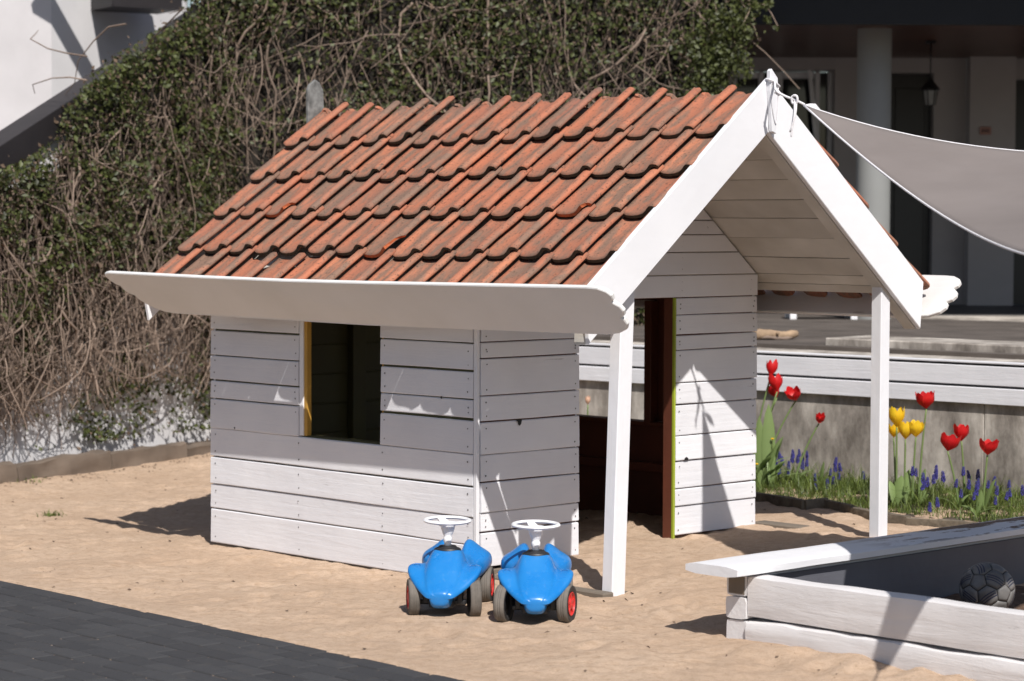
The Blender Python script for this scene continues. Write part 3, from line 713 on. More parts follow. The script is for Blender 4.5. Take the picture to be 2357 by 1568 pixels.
for k_ in range(3): rp([pix(1783+k_*4, 207+k_*3, 10.84)+Vector((0, 0, .007)), pix(1787+k_*4, 210+k_*3, 10.84)+Vector((0, -.008, 0)), pix(1783+k_*4, 214+k_*3, 10.84)], .0045, 'knot')
rp([knot+Vector((-.006, 0, .018)), knot+Vector((.008, -.012, .014)), knot+Vector((.010, -.008, -.012)), knot+Vector((-.008, .004, -.014)), knot+Vector((-.01, .006, .012)), knot+Vector((.006, .012, .02))], .006, 'knot')
rp([knot, pix(1827, 262, 10.77), pix(1822, 295, 10.77), pix(1818, 303, 10.77), pix(1823, 290, 10.76), pix(1831, 262, 10.76), pix(1833, 240, 10.77)], .0042, 'rope_loop')
rp([knot, pix(1829, 255, 10.76), pix(1825, 285, 10.76), pix(1821, 315, 10.76)], .0036, 'rope_end')
rp([hw(.942, -.896, 2.21), hw(.944, -.896, 2.12), hw(.972, -.8965, 2.03), hw(.985, -.896, 2.1), hw(.988, -.896, 2.19)], .0022, 'cord')

# ------------------------------------------------------------------ toy cars
def car_body_mesh():
    # stations: y from nose, list of (x,z) from top centre round the lip to the bottom centre
    S = []
    def fr(y, zt, w1, w2, zv, w3, zf, hw_, hb, zb, lip=.031):
        P = [(0, zt), (w1*.62, zt-.001), (w1, zt-.006), (w1*.35+w2*.65, zt*.45+zv*.55), (w2, zv), (w3, zf), (hw_-.004, zf-.004), (hw_, zf-.014), (hw_-.006, zf-lip), (max(hb, hw_-.032), zf-lip-.004), (hb, zf-lip-.012), (hb*.86, zb+.010), (hb*.5, zb), (0, zb)]
        S.append((y, P))
    def re(y, zt, hx, hz, zs_, hw_, hb, zb):
        P = [(0, zt), (hx*.30, zt+.003), (hx*.52, zt+(hz-zt)*.45), (hx*.68, hz-.010), (hx, hz+.003), (hx*1.42, hz-.004), (hx*1.42+(hw_-hx*1.42)*.40, zs_+(hz-zs_)*.38), (hw_*.93, zs_), (hw_, zs_-.022), (hw_, zs_-.06), (hb+.02, .118), (hb, .10), (hb*.6, zb), (0, zb)]
        S.append((y, P))
    #   y     zt    w1    w2    zv    w3    zf    hw    hb    zb
    fr(.000, .108, .024, .034, .106, .040, .103, .046, .032, .070, .012)
    fr(.008, .120, .034, .046, .113, .054, .109, .061, .040, .056, .018)
    fr(.032, .140, .042, .058, .128, .070, .122, .080, .046, .046, .022)
    fr(.062, .164, .048, .068, .145, .090, .141, .104, .050, .044, .027)
    fr(.092, .190, .052, .076, .164, .112, .166, .130, .052, .044)
    fr(.122, .214, .055, .080, .181, .128, .190, .148, .054, .046, .036)
    fr(.152, .236, .056, .082, .193, .131, .204, .154, .056, .048, .038)
    fr(.182, .254, .056, .082, .200, .128, .208, .151, .056, .050, .038)
    fr(.208, .265, .056, .082, .203, .118, .205, .138, .058, .052)
    fr(.240, .268, .056, .080, .201, .102, .198, .116, .062, .054)
    fr(.280, .262, .056, .076, .196, .086, .190, .096, .066, .058)
    re(.330, .222, .050, .222, .180, .090, .070, .060)
    re(.375, .194, .046, .214, .188, .106, .076, .060)
    re(.415, .186, .046, .238, .202, .130, .084, .060)
    re(.450, .186, .047, .258, .212, .143, .088, .060)
    re(.490, .188, .048, .270, .216, .148, .090, .060)
    re(.530, .192, .047, .264, .214, .147, .090, .060)
    re(.572, .192, .043, .236, .200, .134, .084, .060)
    re(.602, .176, .034, .198, .178, .106, .070, .070)
    re(.614, .150, .024, .164, .154, .070, .050, .085)
    bm = bmesh.new(); rows = []
    for y, P in S:
        r_ = [bm.verts.new((x, y, z)) for x, z in P] + [bm.verts.new((-x, y, z)) for x, z in P[-2:0:-1]]
        rows.append(r_)
    m = len(rows[0])
    for a, b in zip(rows[:-1], rows[1:]):
        for j in range(m): bm.faces.new((a[j], a[(j+1) % m], b[(j+1) % m], b[j]))
    bm.faces.new(rows[0]); bm.faces.new(rows[-1])
    me = bm_mesh(bm); me.polygons.foreach_set('use_smooth', [True]*len(me.polygons)); return me
car_me = car_body_mesh()
def wheel_parts(R=.078, Wd=.046):
    h = Wd/2
    ty = lathe([(R*.60, h-.006), (R*.78, h), (R*.93, h-.001), (R*.985, h-.007), (R, h-.014), (R*.999, h*.25), (R*.985, h*.22), (R*.985, h*.14), (R*.999, h*.1), (R*.999, -h*.1), (R*.985, -h*.14), (R*.985, -h*.22), (R*.999, -h*.25), (R, -h+.014), (R*.985, -h+.007), (R*.93, -h+.001), (R*.78, -h), (R*.60, -h+.006), (R*.60, h-.006)], 36, 'X')
    return ty
ty_V, ty_F = wheel_parts()
ty_me = mesh(ty_V, ty_F); ty_me.materials.append(M['tyre']); ty_me.materials.append(M['tyre_side'])
for pgon in ty_me.polygons:
    c_ = sum((Vector(ty_V[i]) for i in pgon.vertices), Vector())/len(pgon.vertices)
    pgon.material_index = 1 if math.hypot(c_.y, c_.z) < .0735 else 0; pgon.use_smooth = True
def rim_mesh():
    R = .078*.615; h = .023; bm = bmesh.new()
    for s in (1,):
        V, F = lathe([(R, s*(h-.002)), (R*.93, s*(h-.001)), (R*.86, s*(h-.007)), (R*.5, s*(h-.010)), (R*.36, s*(h-.003)), (R*.22, s*(h-.001)), (R*.10, s*(h-.001)), (.001, s*(h-.004))], 30, 'X')
        vs = [bm.verts.new(v_) for v_ in V]
        for f in F: bm.faces.new([vs[i] for i in f])
        for k in range(5):                                # raised spokes
            a = k*2*math.pi/5
            Mx = Matrix.Rotation(a, 4, 'X'); x0, x1 = sorted((s*(h-.010), s*(h-.004)))
            add_box(bm, (x0, -.005, R*.3), (x1, .005, R*.9), Mx)
    me = bm_mesh(bm); me.materials.append(M['red_plastic']); return me
rim_me = rim_mesh()
_v, _f = lathe([(.0475, -.010), (.030, -.006), (.012, -.012), (.001, -.012)], 20, 'X'); hub_me = mesh(_v, _f); hub_me.materials.append(M['black_plastic'])
def steering_mesh():
    # rim torus + three flat spokes, dished hub
    R, r_ = .090, .0075; V = []; F = []; nu, nv_ = 36, 8
    for i in range(nu):
        a = 2*math.pi*i/nu
        for j in range(nv_):
            b = 2*math.pi*j/nv_; V.append(((R+r_*1.25*math.cos(b))*math.cos(a), (R+r_*1.25*math.cos(b))*math.sin(a), r_*math.sin(b)))
    for i in range(nu):
        for j in range(nv_): F.append((i*nv_+j, ((i+1) % nu)*nv_+j, ((i+1) % nu)*nv_+(j+1) % nv_, i*nv_+(j+1) % nv_))
    bm = bmesh.new(); bm.from_mesh(mesh(V, F))
    for k in range(3):
        a = math.pi/2 + k*2*math.pi/3
        Mx = Matrix.Rotation(a, 4, 'Z')
        vs = [bm.verts.new(Mx @ Vector(q)) for q in ((.015, -.022, -.019), (.015, .022, -.019), (.088, .014, -.004), (.088, -.014, -.004), (.015, -.022, -.012), (.015, .022, -.012), (.088, .014, .003), (.088, -.014, .003))]
        for f in ((0,1,2,3),(4,7,6,5),(0,4,5,1),(1,5,6,2),(2,6,7,3),(3,7,4,0)): bm.faces.new([vs[i] for i in f])
    V2, F2 = lathe([(.001, -.008), (.03, -.009), (.036, -.014), (.034, -.022), (.02, -.026), (.001, -.026)], 20)
    vs = [bm.verts.new(v_) for v_ in V2]
    for f in F2: bm.faces.new([vs[i] for i in f])
    me = bm_mesh(bm); me.polygons.foreach_set('use_smooth', [True]*len(me.polygons)); me.set_sharp_from_angle(angle=math.radians(50)); me.materials.append(M['white_plastic']); return me
st_me = steering_mesh()
def toy_car(loc, rz, steer, label, stw=0):
    t = tag(empty('toy_car', loc, rz), label, 'ride-on toy car', 'blue ride-on toy cars in front of the playhouse')
    b = link('body', car_me, M['blue'], t); 
    if not b.modifiers: s_ = b.modifiers.new('s', 'SUBSURF'); s_.levels = 3; s_.render_levels = 3
    # headlight outlines moulded into the flares
    for s in (-1, 1):
        pts = []
        for k in range(9):
            a = math.radians(-30+k*22); pts.append((s*(.112+.018*math.cos(a)), .150+.018*math.sin(a), .1955+.012*math.sin(a)+.004*math.cos(a)))
        tube('headlight_outline', pts, .0016, M['blue'], t, 5)
    # steering collar, column, wheel
    V, F = lathe([(.001, .012), (.026, .012), (.032, .006), (.040, .003), (.044, 0), (.045, -.006)], 28)
    c_ = link('collar', mesh(V, F), M['black_plastic'], t, (0, .232, .262), True); c_.scale = (1.25, .95, 1.2)
    V, F = lathe([(.015, -.005), (.014, .018), (.018, .024), (.018, .038), (.015, .044), (.020, .052), (.028, .074), (.031, .095), (.031, .104)], 20)
    cl = link('steering_column', mesh(V, F), M['white_plastic'], t, (0, .230, .270), True); cl.rotation_euler = (math.radians(-4), 0, 0)
    bm = bmesh.new()
    for s in (-.016, .016): add_box(bm, (s-.002, -.034, .088), (s+.002, -.028, .103))
    clip = link('clip', bm_mesh(bm), M['red_plastic'], cl)
    sw_ = link('steering_wheel', st_me, None, t, (0, .222, .379)); sw_.rotation_euler = (math.radians(1.5), 0, stw)
    # axles and chassis
    ch = box('chassis', (-.050, .06, .045), (.050, .56, .075), M['black_plastic'], t, .004)
    ax = box('front_axle', (-.095, .10, .052), (.095, .135, .072), M['black_plastic'], t, .004)
    box('axle_strut', (.058, .098, .055), (.082, .125, .135), M['black_plastic'], t, .003); box('axle_strut', (-.082, .098, .055), (-.058, .125, .135), M['black_plastic'], t, .003)
    tube('rear_axle', [(-.12, .50, .078), (.12, .50, .078)], .008, M['black_plastic'], t)
    for s in (-1, 1):
        for f_, y in ((1, .125), (0, .50)):
            x = s*(.125 if f_ else .128)
            wl = link('wheel', ty_me, None, t, (x, y, .076)); wl.rotation_euler = (random.uniform(0, 1), 0, steer if f_ else 0)
            wl.rotation_euler = (0, 0, (steer if f_ else 0) + (0 if s > 0 else math.pi))
            link('rim', rim_me, None, wl); link('hub_back', hub_me, None, wl)
    return t
# car front faces the camera: local -Y is the nose direction
import os
def place_car(px, y_nose, yaw): 
    return
toy_car((-.288, 9.765, -.006), math.radians(-7), math.radians(15), 'blue ride-on toy car standing left of its twin, nearest the window wall', .5)
toy_car((.095, 9.615, -.004), math.radians(-1), math.radians(-17), 'blue ride-on toy car standing right of its twin, by the playhouse corner', .3)

# ------------------------------------------------------------------ sandpit
SX, SY = Vector((.640, .768, 0)), None
def frame_at(x, y, ang):  # ang of local X
    return (x, y, 0), ang
pit = tag(empty('sandpit', (.827, 9.374, 0), YAW), 'white timber sandpit box with a bench plank, lower right of the yard', 'sandpit')
# local X runs away to the right (under the bench), local -Y runs towards the viewer's right
def rough_beam(name, lo, hi, mat, parent, axis, amp=.004, wob=.01, lowcut=None, seed=0, bev=.007):
    bm = bmesh.new(); L = hi['XYZ'.index(axis)]-lo['XYZ'.index(axis)]; n = max(4, int(L/.06)); k = 'XYZ'.index(axis)
    o1, o2 = [i for i in range(3) if i != k]; sec = []
    nsz = 5
    a0, a1, b0, b1 = lo[o1], hi[o1], lo[o2], hi[o2]
    for i in range(nsz): sec.append((a0+(a1-a0)*i/nsz, b0))
    for i in range(nsz): sec.append((a1, b0+(b1-b0)*i/nsz))
    for i in range(nsz): sec.append((a1-(a1-a0)*i/nsz, b1))
    for i in range(nsz): sec.append((a0, b1-(b1-b0)*i/nsz))
    rows = []
    for i in range(n+1):
        s = lo[k]+L*i/n; row = []
        for p_, q_ in sec:
            # round the corners
            da = min(p_-a0, a1-p_); db = min(q_-b0, b1-q_); pp, qq = p_, q_
            if da < bev*.5 and db < bev*.5: pp += bev*.45*(1 if p_-a0 < a1-p_ else -1); qq += bev*.45*(1 if q_-b0 < b1-q_ else -1)
            v_ = [0, 0, 0]; v_[k] = s; v_[o1] = pp; v_[o2] = qq
            e1 = amp*fbm(s*6+seed, pp*14, qq*14); e2 = amp*fbm(s*6+seed+30, pp*14, qq*14); v_[o1] += e1; v_[o2] += e2 + wob*fbm(s*1.3+seed, 3.3)*(1 if q_-b0 > b1-q_ else .3)
            if lowcut and o2 == 2: 
                f = 1-(q_-b0)/(b1-b0); v_[2] += lowcut(s)*f
            row.append(bm.verts.new(v_))
        rows.append(row)
    m = len(sec)
    for a, b in zip(rows[:-1], rows[1:]):
        for j in range(m): bm.faces.new((a[j], a[(j+1) % m], b[(j+1) % m], b[j]))
    bm.faces.new(rows[0]); bm.faces.new(rows[-1])
    o = link(name, bm_mesh(bm), mat, parent); smooth_by_angle(o, 35); return o
# front side, parallel to the playhouse's long side: upper beam and lower half buried beam
rough_beam('upper_beam', (.0, -2.2, .092), (.10, -.104, .250), M['beam_paint'], pit, 'Y', .0022, .004, seed=2, bev=.010)
rough_beam('lower_beam', (-.012, -2.2, -.05), (.095, -.104, .081), M['beam_paint'], pit, 'Y', .007, .012, seed=9, bev=.012)
M['beam_x'] = wood_paint('beam_paint_x', (.72, .71, .72), (.62, .61, .62), 'X', crack=.6, bumpst=.7)
rough_beam('end_beam', (.0, -.10, .168), (2.4, .0, .250), M['beam_x'], pit, 'X', .0018, .002, seed=4)
rough_beam('end_beam', (-.005, -.10, .080), (2.4, .0, .163), M['beam_x'], pit, 'X', .0018, .002, seed=5)
rough_beam('end_beam', (.0, -.10, -.05), (2.4, .0, .075), M['beam_x'], pit, 'X', .0018, .002, seed=6)
box('bare_end', (-.0045, -.092, .176), (-.0022, -.012, .244), M['raw_wood'], pit, .001)
rough_beam('bench_plank', (-.108, -.145, .2525), (2.6, .116, .291), M['bench_paint'], pit, 'X', .0012, .003, seed=12, bev=.014)
M['inner_shade'] = wood_paint('blue_grey_shade', (.13, .135, .155), (.10, .10, .12), 'X', crack=.6)
box('inner_shade_board', (.105, -.112, .0), (2.4, -.1035, .240), M['inner_shade'], pit, .002)  # board added to darken the pit's inner wall to its shaded tone
# sand inside, a darker brown than the yard sand
bm = bmesh.new(); nn_ = 30
g_ = [[bm.verts.new((.09+2.3*i/nn_, -.09-2.1*j/nn_, .035+.02*fbm(i*.35, j*.35)+.012*fbm(i*.9, j*.9))) for j in range(nn_+1)] for i in range(nn_+1)]
for i in range(nn_):
    for j in range(nn_): bm.faces.new((g_[i][j], g_[i+1][j], g_[i+1][j+1], g_[i][j+1]))
M['dark_sand'] = plain('dark_pit_sand', (.16, .095, .06), 1, .3, 60, .9, bd=.01)
tag(link('pit_sand', bm_mesh(bm), M['dark_sand'], pit, smooth=True), kind='stuff')
# football: truncated icosahedron pushed onto a sphere with recessed seams
def football():
    bm = bmesh.new(); bmesh.ops.create_icosphere(bm, subdivisions=1, radius=1)
    bmesh.ops.bevel(bm, geom=bm.verts[:], offset=.3505, segments=1, affect='VERTICES', offset_type='OFFSET')
    panels = [[v_.co.copy() for v_ in f.verts] for f in bm.faces]; bm.free()
    return panels
ballP = pix(2272, 1358, 9.72)
ball = tag(empty('football', ballP), 'scuffed white football with dark print lying in the shaded sandpit', 'ball')
ball.rotation_euler = (.4, .3, .2)
for P in football():
    c_ = sum(P, Vector())/len(P); bm = bmesh.new(); R_ = .110
    inner = [c_+(q-c_)*.955 for q in P]; nP = len(P); rings = []
    for f in (1.0, .97, .6, .25):
        ring = []
        for i in range(nP):
            for s in (0, .25, .5, .75):
                q = inner[i].lerp(inner[(i+1) % nP], s); q = c_+(q-c_)*f; ring.append(bm.verts.new(q.normalized()*(R_ if f < 1 else R_-.004)))
        rings.append(ring)
    m = len(rings[0])
    for a, b in zip(rings[:-1], rings[1:]):
        for j in range(m): bm.faces.new((a[j], a[(j+1) % m], b[(j+1) % m], b[j]))
    bm.faces.new(rings[-1])
    link('panel', bm_mesh(bm), M['ball'], ball, smooth=True)
    if nP == 6:
        bm = bmesh.new()
        for kk in (-1, 0, 1):
            e1 = (P[0]-c_).normalized(); e2 = c_.normalized().cross(e1).normalized(); prev = None
            for t in np.linspace(-.26, .26, 8):
                q = c_ + e1*t + e2*(kk*.075+.5*t*t); q1 = q + e2*.032
                cur = (bm.verts.new(q.normalized()*(R_+.0006)), bm.verts.new(q1.normalized()*(R_+.0006)))
                if prev: bm.faces.new((prev[0], cur[0], cur[1], prev[1]))
                prev = cur
        link('printed_stripes', bm_mesh(bm), M['ball_print'], ball)
bm = bmesh.new(); bmesh.ops.create_icosphere(bm, subdivisions=3, radius=.1055); link('bladder', bm_mesh(bm), M['tyre_side'], ball, smooth=True)

# ------------------------------------------------------------------ retaining wall with white boards, deck
W0 = Vector((.413, 15.5, 0)); WD = Vector((2.38, -2.1, 0)).normalized(); wang = math.atan2(WD.y, WD.x)
rwall = tag(empty('retaining_wall', W0, wang), 'stained concrete retaining wall topped by two long white boards behind the flowers', 'wall')
# local X along the wall (to the right, nearer), local -Y towards the viewer
jx = 2.93
for x0, x1 in ((-2.4, jx-.002), (jx+.002, 5.2)):
    box('concrete_panel', (x0, 0, -.1), (x1, .22, .60), M['concrete'], rwall, .003)
for x0, x1 in ((-2.4, 1.05), (1.056, 5.2)):
    box('board', (x0, -.028, .592), (x1, .0, .682), M['white_x'], rwall, .003)
    box('board', (x0, -.020, .696), (x1, .0, .802), M['white_x'], rwall, .003)
box('board', (-2.4, -.012, .684), (5.2, .0, .694), M['charcoal'], rwall)  # dark strip put in for the shade in the gap between the boards
for x0, x1 in ((-2.4, .82), (.86, 1.75), (1.76, 3.2), (3.21, 5.2)):
    box('gap_strip', (x0, -.013, .804), (x1, .0, .815), M['edge_dark'] if 'edge_dark' in M else M['charcoal'], rwall)
box('cap', (-2.4, -.022, .8155), (5.2, .05, .826), M['white_x'], rwall, .002)
box('ledge', (-2.4, .0505, .60), (5.2, .52, .815), M['slab'], rwall, .004)
box('concrete_block', (1.45, .62, .78), (5.2, 1.1, .885), M['concrete'], rwall, .006)
DZ = .84
deck = tag(box('deck', (-7.0, .62, .62), (9., 4.6, DZ-.03), M['charcoal']), kind='structure'); deck.location = (.413, 15.5, 0); deck.rotation_euler = (0, 0, wang)
bm = bmesh.new()
for k in range(34):
    y0 = .50+k*.12
    for xx in (-7, -2.5, 2.0, 6.0): add_box(bm, (xx, y0, DZ-.029), (xx+(4.49 if xx < 6 else 3), y0+.112, DZ+random.uniform(-.002, .002)))
for v_ in bm.verts: pass
db = link('deck_boards', bm_mesh(bm), M['deckwood'], deck); tag(db, kind='stuff')
log = tag(empty('log', pix(1737, 793, 15.6)), 'pale split log lying on the grey deck behind the tulips', 'log'); 
log.location.z = DZ
L1 = pix(1840, 785, 15.6)-log.location; 
pts = [Vector((L1.x*t, .05*t+.1*t, .032+.006*math.sin(t*7))) for t in np.linspace(0, 1, 9)]
tube('log_body', pts, [.034, .036, .03, .031, .029, .027, .026, .03, .022], M['log'], log, 9)
tube('bark_strip', [q+Vector((.0, -.022, -.018)) for q in pts[1:8]], [.010, .016, .012, .017, .012, .014, .008], M['vine_stem'], log, 6)
tube('branch_stub', [pts[4], pts[4]+Vector((.01, -.05, .015))], [.014, .010], M['log'], log, 7)

# ------------------------------------------------------------------ building with the porch
bld = tag(empty('building', (0, 22.4, DZ)), 'white building with a deep shaded porch and charcoal roof edge behind the yard', 'building')
def bb(name, x0, x1, y0, y1, z0, z1, mat, parent=bld, bev=0): return box(name, (x0, y0-22.4, z0-DZ), (x1, y1-22.4, z1-DZ), M[mat], parent, bev)
def px(x, Y): return (x-1178)/5663*Y
def pz(y, Y): return 1.6+(505-y)/5663*Y
YB = 22.4; g1 = px(1684, YB); 
zt_w = pz(178, YB); zb_w = pz(372, YB)
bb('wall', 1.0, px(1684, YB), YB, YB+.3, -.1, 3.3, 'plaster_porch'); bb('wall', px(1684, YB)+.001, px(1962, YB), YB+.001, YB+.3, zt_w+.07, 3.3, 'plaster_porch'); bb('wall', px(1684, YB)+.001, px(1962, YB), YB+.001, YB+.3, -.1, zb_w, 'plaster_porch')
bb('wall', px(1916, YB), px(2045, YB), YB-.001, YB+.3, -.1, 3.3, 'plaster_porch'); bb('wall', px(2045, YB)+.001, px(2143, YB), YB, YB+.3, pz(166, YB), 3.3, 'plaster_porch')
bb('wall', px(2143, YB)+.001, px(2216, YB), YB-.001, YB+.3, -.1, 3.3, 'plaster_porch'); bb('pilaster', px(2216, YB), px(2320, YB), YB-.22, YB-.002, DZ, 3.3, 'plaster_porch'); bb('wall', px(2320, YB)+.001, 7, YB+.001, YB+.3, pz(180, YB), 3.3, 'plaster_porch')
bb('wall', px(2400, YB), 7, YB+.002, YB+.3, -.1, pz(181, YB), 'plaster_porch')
door_ = bb('door', px(2045, YB), px(2143, YB), YB+.15, YB+.19, DZ, pz(167, YB), 'black'); bb('door_panel', px(2060, YB), px(2128, YB), YB+.135, YB+.149, DZ+.2, pz(400, YB), 'black', door_, .004); bb('door_panel', px(2060, YB), px(2128, YB), YB+.135, YB+.149, pz(370, YB), pz(200, YB), 'black', door_, .004)
bb('door', px(2321, YB), px(2400, YB), YB+.15, YB+.19, DZ, pz(181, YB), 'black')  # black panel stands for the dark inside this opening
win = bb('window', px(1690, YB), px(1915, YB), YB+.20, YB+.215, zb_w, zt_w+.06, 'glass')
for x0, x1 in ((1684, 1694), (1744, 1757), (1776, 1800), (1874, 1886), (1904, 1916)): bb('window_frame', px(x0, YB), px(x1, YB), YB+.12, YB+.199, zb_w, zt_w+.06, 'frame_white', win, .006)
bb('window_frame', px(1695, YB), px(1743, YB), YB+.125, YB+.198, zt_w+.0, zt_w+.059, 'frame_white', win, .006); bb('window_frame', px(1801, YB), px(1873, YB), YB+.125, YB+.198, zt_w+.0, zt_w+.059, 'frame_white', win, .006); bb('window_sill', px(1680, YB), px(1916, YB), YB-.03, YB+.11, zb_w, zb_w+.03, 'frame_white', win, .004)
# open casement leaning out
sash = box('open_sash', (-.02, -.02, 0), (.02, .02, .80), M['frame_white'], win, .004); sash.location = (px(1880, YB), .05, zb_w-DZ+.06); sash.rotation_euler = (0, math.radians(-6), 0)
# porch ceiling, roof edge and columns
for k in range(30):
    bb('soffit_board', 0.6, 8.0, 18.5+k*.13, 18.5+k*.13+.124, 3.075, 3.095, 'soffit')
bb('ceiling_slab', .6, 8.0, 18.36, 22.7, 3.10, 3.3, 'charcoal')
bb('roof_edge', .4, 8.2, 18.26, 18.36, 3.05, 5.2, 'charcoal'); bb('upper_wall', .6, 8.0, 18.37, 22.7, 3.31, 5.2, 'charcoal')
V, F = lathe([(.132, DZ), (.132, 3.075)], 40); cme = mesh(V, F)
c_ = link('column', cme, M['column'], bld, (px(2006, 19.05), 19.05-22.4, -DZ), True)
V, F = lathe([(.150, DZ), (.150, DZ+.05), (.134, DZ+.055)], 40); link('column_base', mesh(V, F), M['column'], bld, (px(2006, 19.05), 19.05-22.4, -DZ))
c2 = link('column', cme, None, bld, (px(2600, 19.05), 19.05-22.4, -DZ), True)
fl_ = tag(box('porch_floor', (.4, 18.9, .5), (8.2, 19.9, DZ-.004), M['slab']), kind='structure')
M['dim_floor'] = plain('dimmed_inner_floor', (.09, .085, .085), .6, .1, 4, .1)  # inner floor darkened to lessen the light bounced into the porch
tag(box('porch_floor', (.4, 19.903, .5), (8.2, 23, DZ-.002), M['dim_floor']), kind='structure')
bb('added_shade_slab', 1.3, 9.5, 16.9, 18.25, 4.60, 4.8, 'charcoal')  # unseen slab added to shade the roof edge below
M['lamp_glass'] = plain('frosted_glass', (.22, .22, .21), .3, .1, 20, 0)
# hanging lantern
lx, ly = px(2135, 20.2), 20.2
lan = tag(empty('lantern', (lx, ly, pz(240, 20.2))), 'black hanging lantern on a chain under the porch ceiling', 'lantern')
top_z = 3.07-lan.location.z
tube('chain', [(0, 0, .22), (0, 0, top_z)], .006, M['black'], lan); V, F = lathe([(.045, top_z-.02), (.045, top_z), (.001, top_z)], 12); link('ceiling_rose', mesh(V, F), M['black'], lan)
V, F = lathe([(.012, .22), (.03, .19), (.075, .14), (.08, .125), (.06, .12)], 6); link('hood', mesh(V, F), M['black'], lan)
V, F = lathe([(.058, .118), (.040, .005), (.001, .003)], 6); link('pane', mesh(V, F), M['lamp_glass'], lan)
for k in range(6):
    a = k*math.pi/3; tube('rib', [(.060*math.cos(a), .060*math.sin(a), .12), (.042*math.cos(a), .042*math.sin(a), 0)], .005, M['black'], lan, 5)
# small house sign
sg = tag(empty('sign', (px(2262, YB-.22), YB-.235, pz(298, YB-.22))), 'small pinkish brown plaque on the white porch pilaster', 'sign')
box('plate', (-.05, -.008, -.035), (.05, .012, .035), plain('pink_plaque', (.42, .22, .18), .6, .1, 20, 0), sg, .003)
for k in range(3): box('plaque_mark', (-.034+k*.024, -.0095, -.012), (-.020+k*.024, -.0082, .012), M['charcoal'], sg)
# white bench on the porch edge
bn = tag(empty('bench', (px(1895, 18.9), 18.9, DZ)), 'low white bench at the porch edge, glimpsed under the playhouse roof', 'bench')
hb = px(1965, 18.9)-px(1825, 18.9)
for s in (-1, 1):
    for yy in (0, .3): box('leg', (s*hb/2-.025, yy-.025, 0), (s*hb/2+.025, yy+.025, .10), M['white_z'], bn, .003)
box('seat', (-hb/2-.03, -.03, .1005), (hb/2+.03, .33, .125), M['white_x'], bn, .003)

# white building on the left, dark stair beam
lb = tag(empty('stair_building', (-4, 19.5, 0)), 'tall white plastered building with a stair at the left edge', 'building')
def lq(name, pts, thick, mat, parent=lb):
    """upright slab through world points in plan: pts=(x0,y0,x1,y1,z0,z1)"""
    x0, y0, x1, y1, z0, z1 = pts; d = Vector((x1-x0, y1-y0, 0)); L = d.length; a = math.atan2(d.y, d.x)
    o = box(name, (0, 0, 0), (L, thick, z1-z0), M[mat], parent); o.location = (x0+4, y0-19.5, z0); o.rotation_euler = (0, 0, a); return o
cx_ = px(120, 19.2)
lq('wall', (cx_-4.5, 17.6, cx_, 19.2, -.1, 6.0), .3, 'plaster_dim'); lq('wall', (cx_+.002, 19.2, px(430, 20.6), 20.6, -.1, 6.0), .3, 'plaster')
lq('eave_beam', (px(250, 19.0), 19.2, px(420, 19.5), 19.5, pz(26, 19.4), 3.6), .5, 'dark_wood'); 
vv = [Vector(q) for q in ((-3.42, 18.2, 4.42), (-2.4, 18.75, 3.55))]; dd = vv[1]-vv[0]
ev = box('shadow_beam', (0, -.03, -.075), (dd.length, .03, .075), M['dark_wood'], lb); ev.location = vv[0]-Vector((-4, 19.5, 0)); ev.rotation_euler = dd.to_track_quat('X', 'Z').to_euler()  # unseen beam added to cast a slanting shadow on the right-hand wall

# ------------------------------------------------------------------ vine covered walls
S1a, S1b = Vector((-4.7, 13.36, 0)), Vector((-2.15, 17.65, 0)); S2b = Vector((1.75, 18.05, 0))
def seg_px(x, y, A, B):
    """photo point -> (s, z) on the upright plane through A,B"""
    d = pix(x, y, 1.) - Vector((0, 0, H)); D = (B-A).normalized(); N = Vector((D.y, -D.x, 0)); t = (A-Vector((0, 0, 0))).dot(N)/d.dot(N)
    P = Vector((0, 0, H))+d*t; return (P-A).dot(D), P.z
L1_ = (S1b-S1a).length; L2_ = (S2b-S1b).length
D1 = (S1b-S1a).normalized(); D2 = (S2b-S1b).normalized()
N1 = Vector((D1.y, -D1.x, 0)); N2 = Vector((D2.y, -D2.x, 0))      # towards the viewer
vw = tag(empty('garden_wall', S1a), 'white plastered stair wall almost hidden behind the climbing vine', 'wall')
st0 = seg_px(-40, 432, S1a, S1b); st1 = seg_px(400, 140, S1a, S1b); st2 = seg_px(490, 40, S1a, S1b)
k_s = (st1[1]-st0[1])/(st1[0]-st0[0]); top1 = lambda s: min(4.6, st0[1]+k_s*(s-st0[0]))
def wallprism(name, A, D, N, pts, off0, off1, mat, parent, org, bev=0):
    return prism(name, pts, off0, off1, lambda u_, v_, t: tuple(A+D*u_+N*t+Vector((0, 0, v_))-org), M[mat], parent, bev)
wallprism('wall_face', S1a, D1, N1, [(-1, -.1), (L1_, -.1), (L1_, top1(L1_)), (-1, top1(-1))], -.2, 0, 'plaster', vw, S1a)
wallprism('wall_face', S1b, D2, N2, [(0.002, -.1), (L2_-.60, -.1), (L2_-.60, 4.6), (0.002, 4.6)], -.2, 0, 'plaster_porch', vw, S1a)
bmw = .135
wallprism('stair_beam', S1a, D1, N1, [(-1, top1(-1)+.01), (L1_, top1(L1_)+.01), (L1_, top1(L1_)+bmw*1.6), (-1, top1(-1)+bmw*1.6)], -.16, .05, 'dark_wood', vw, S1a, .005)
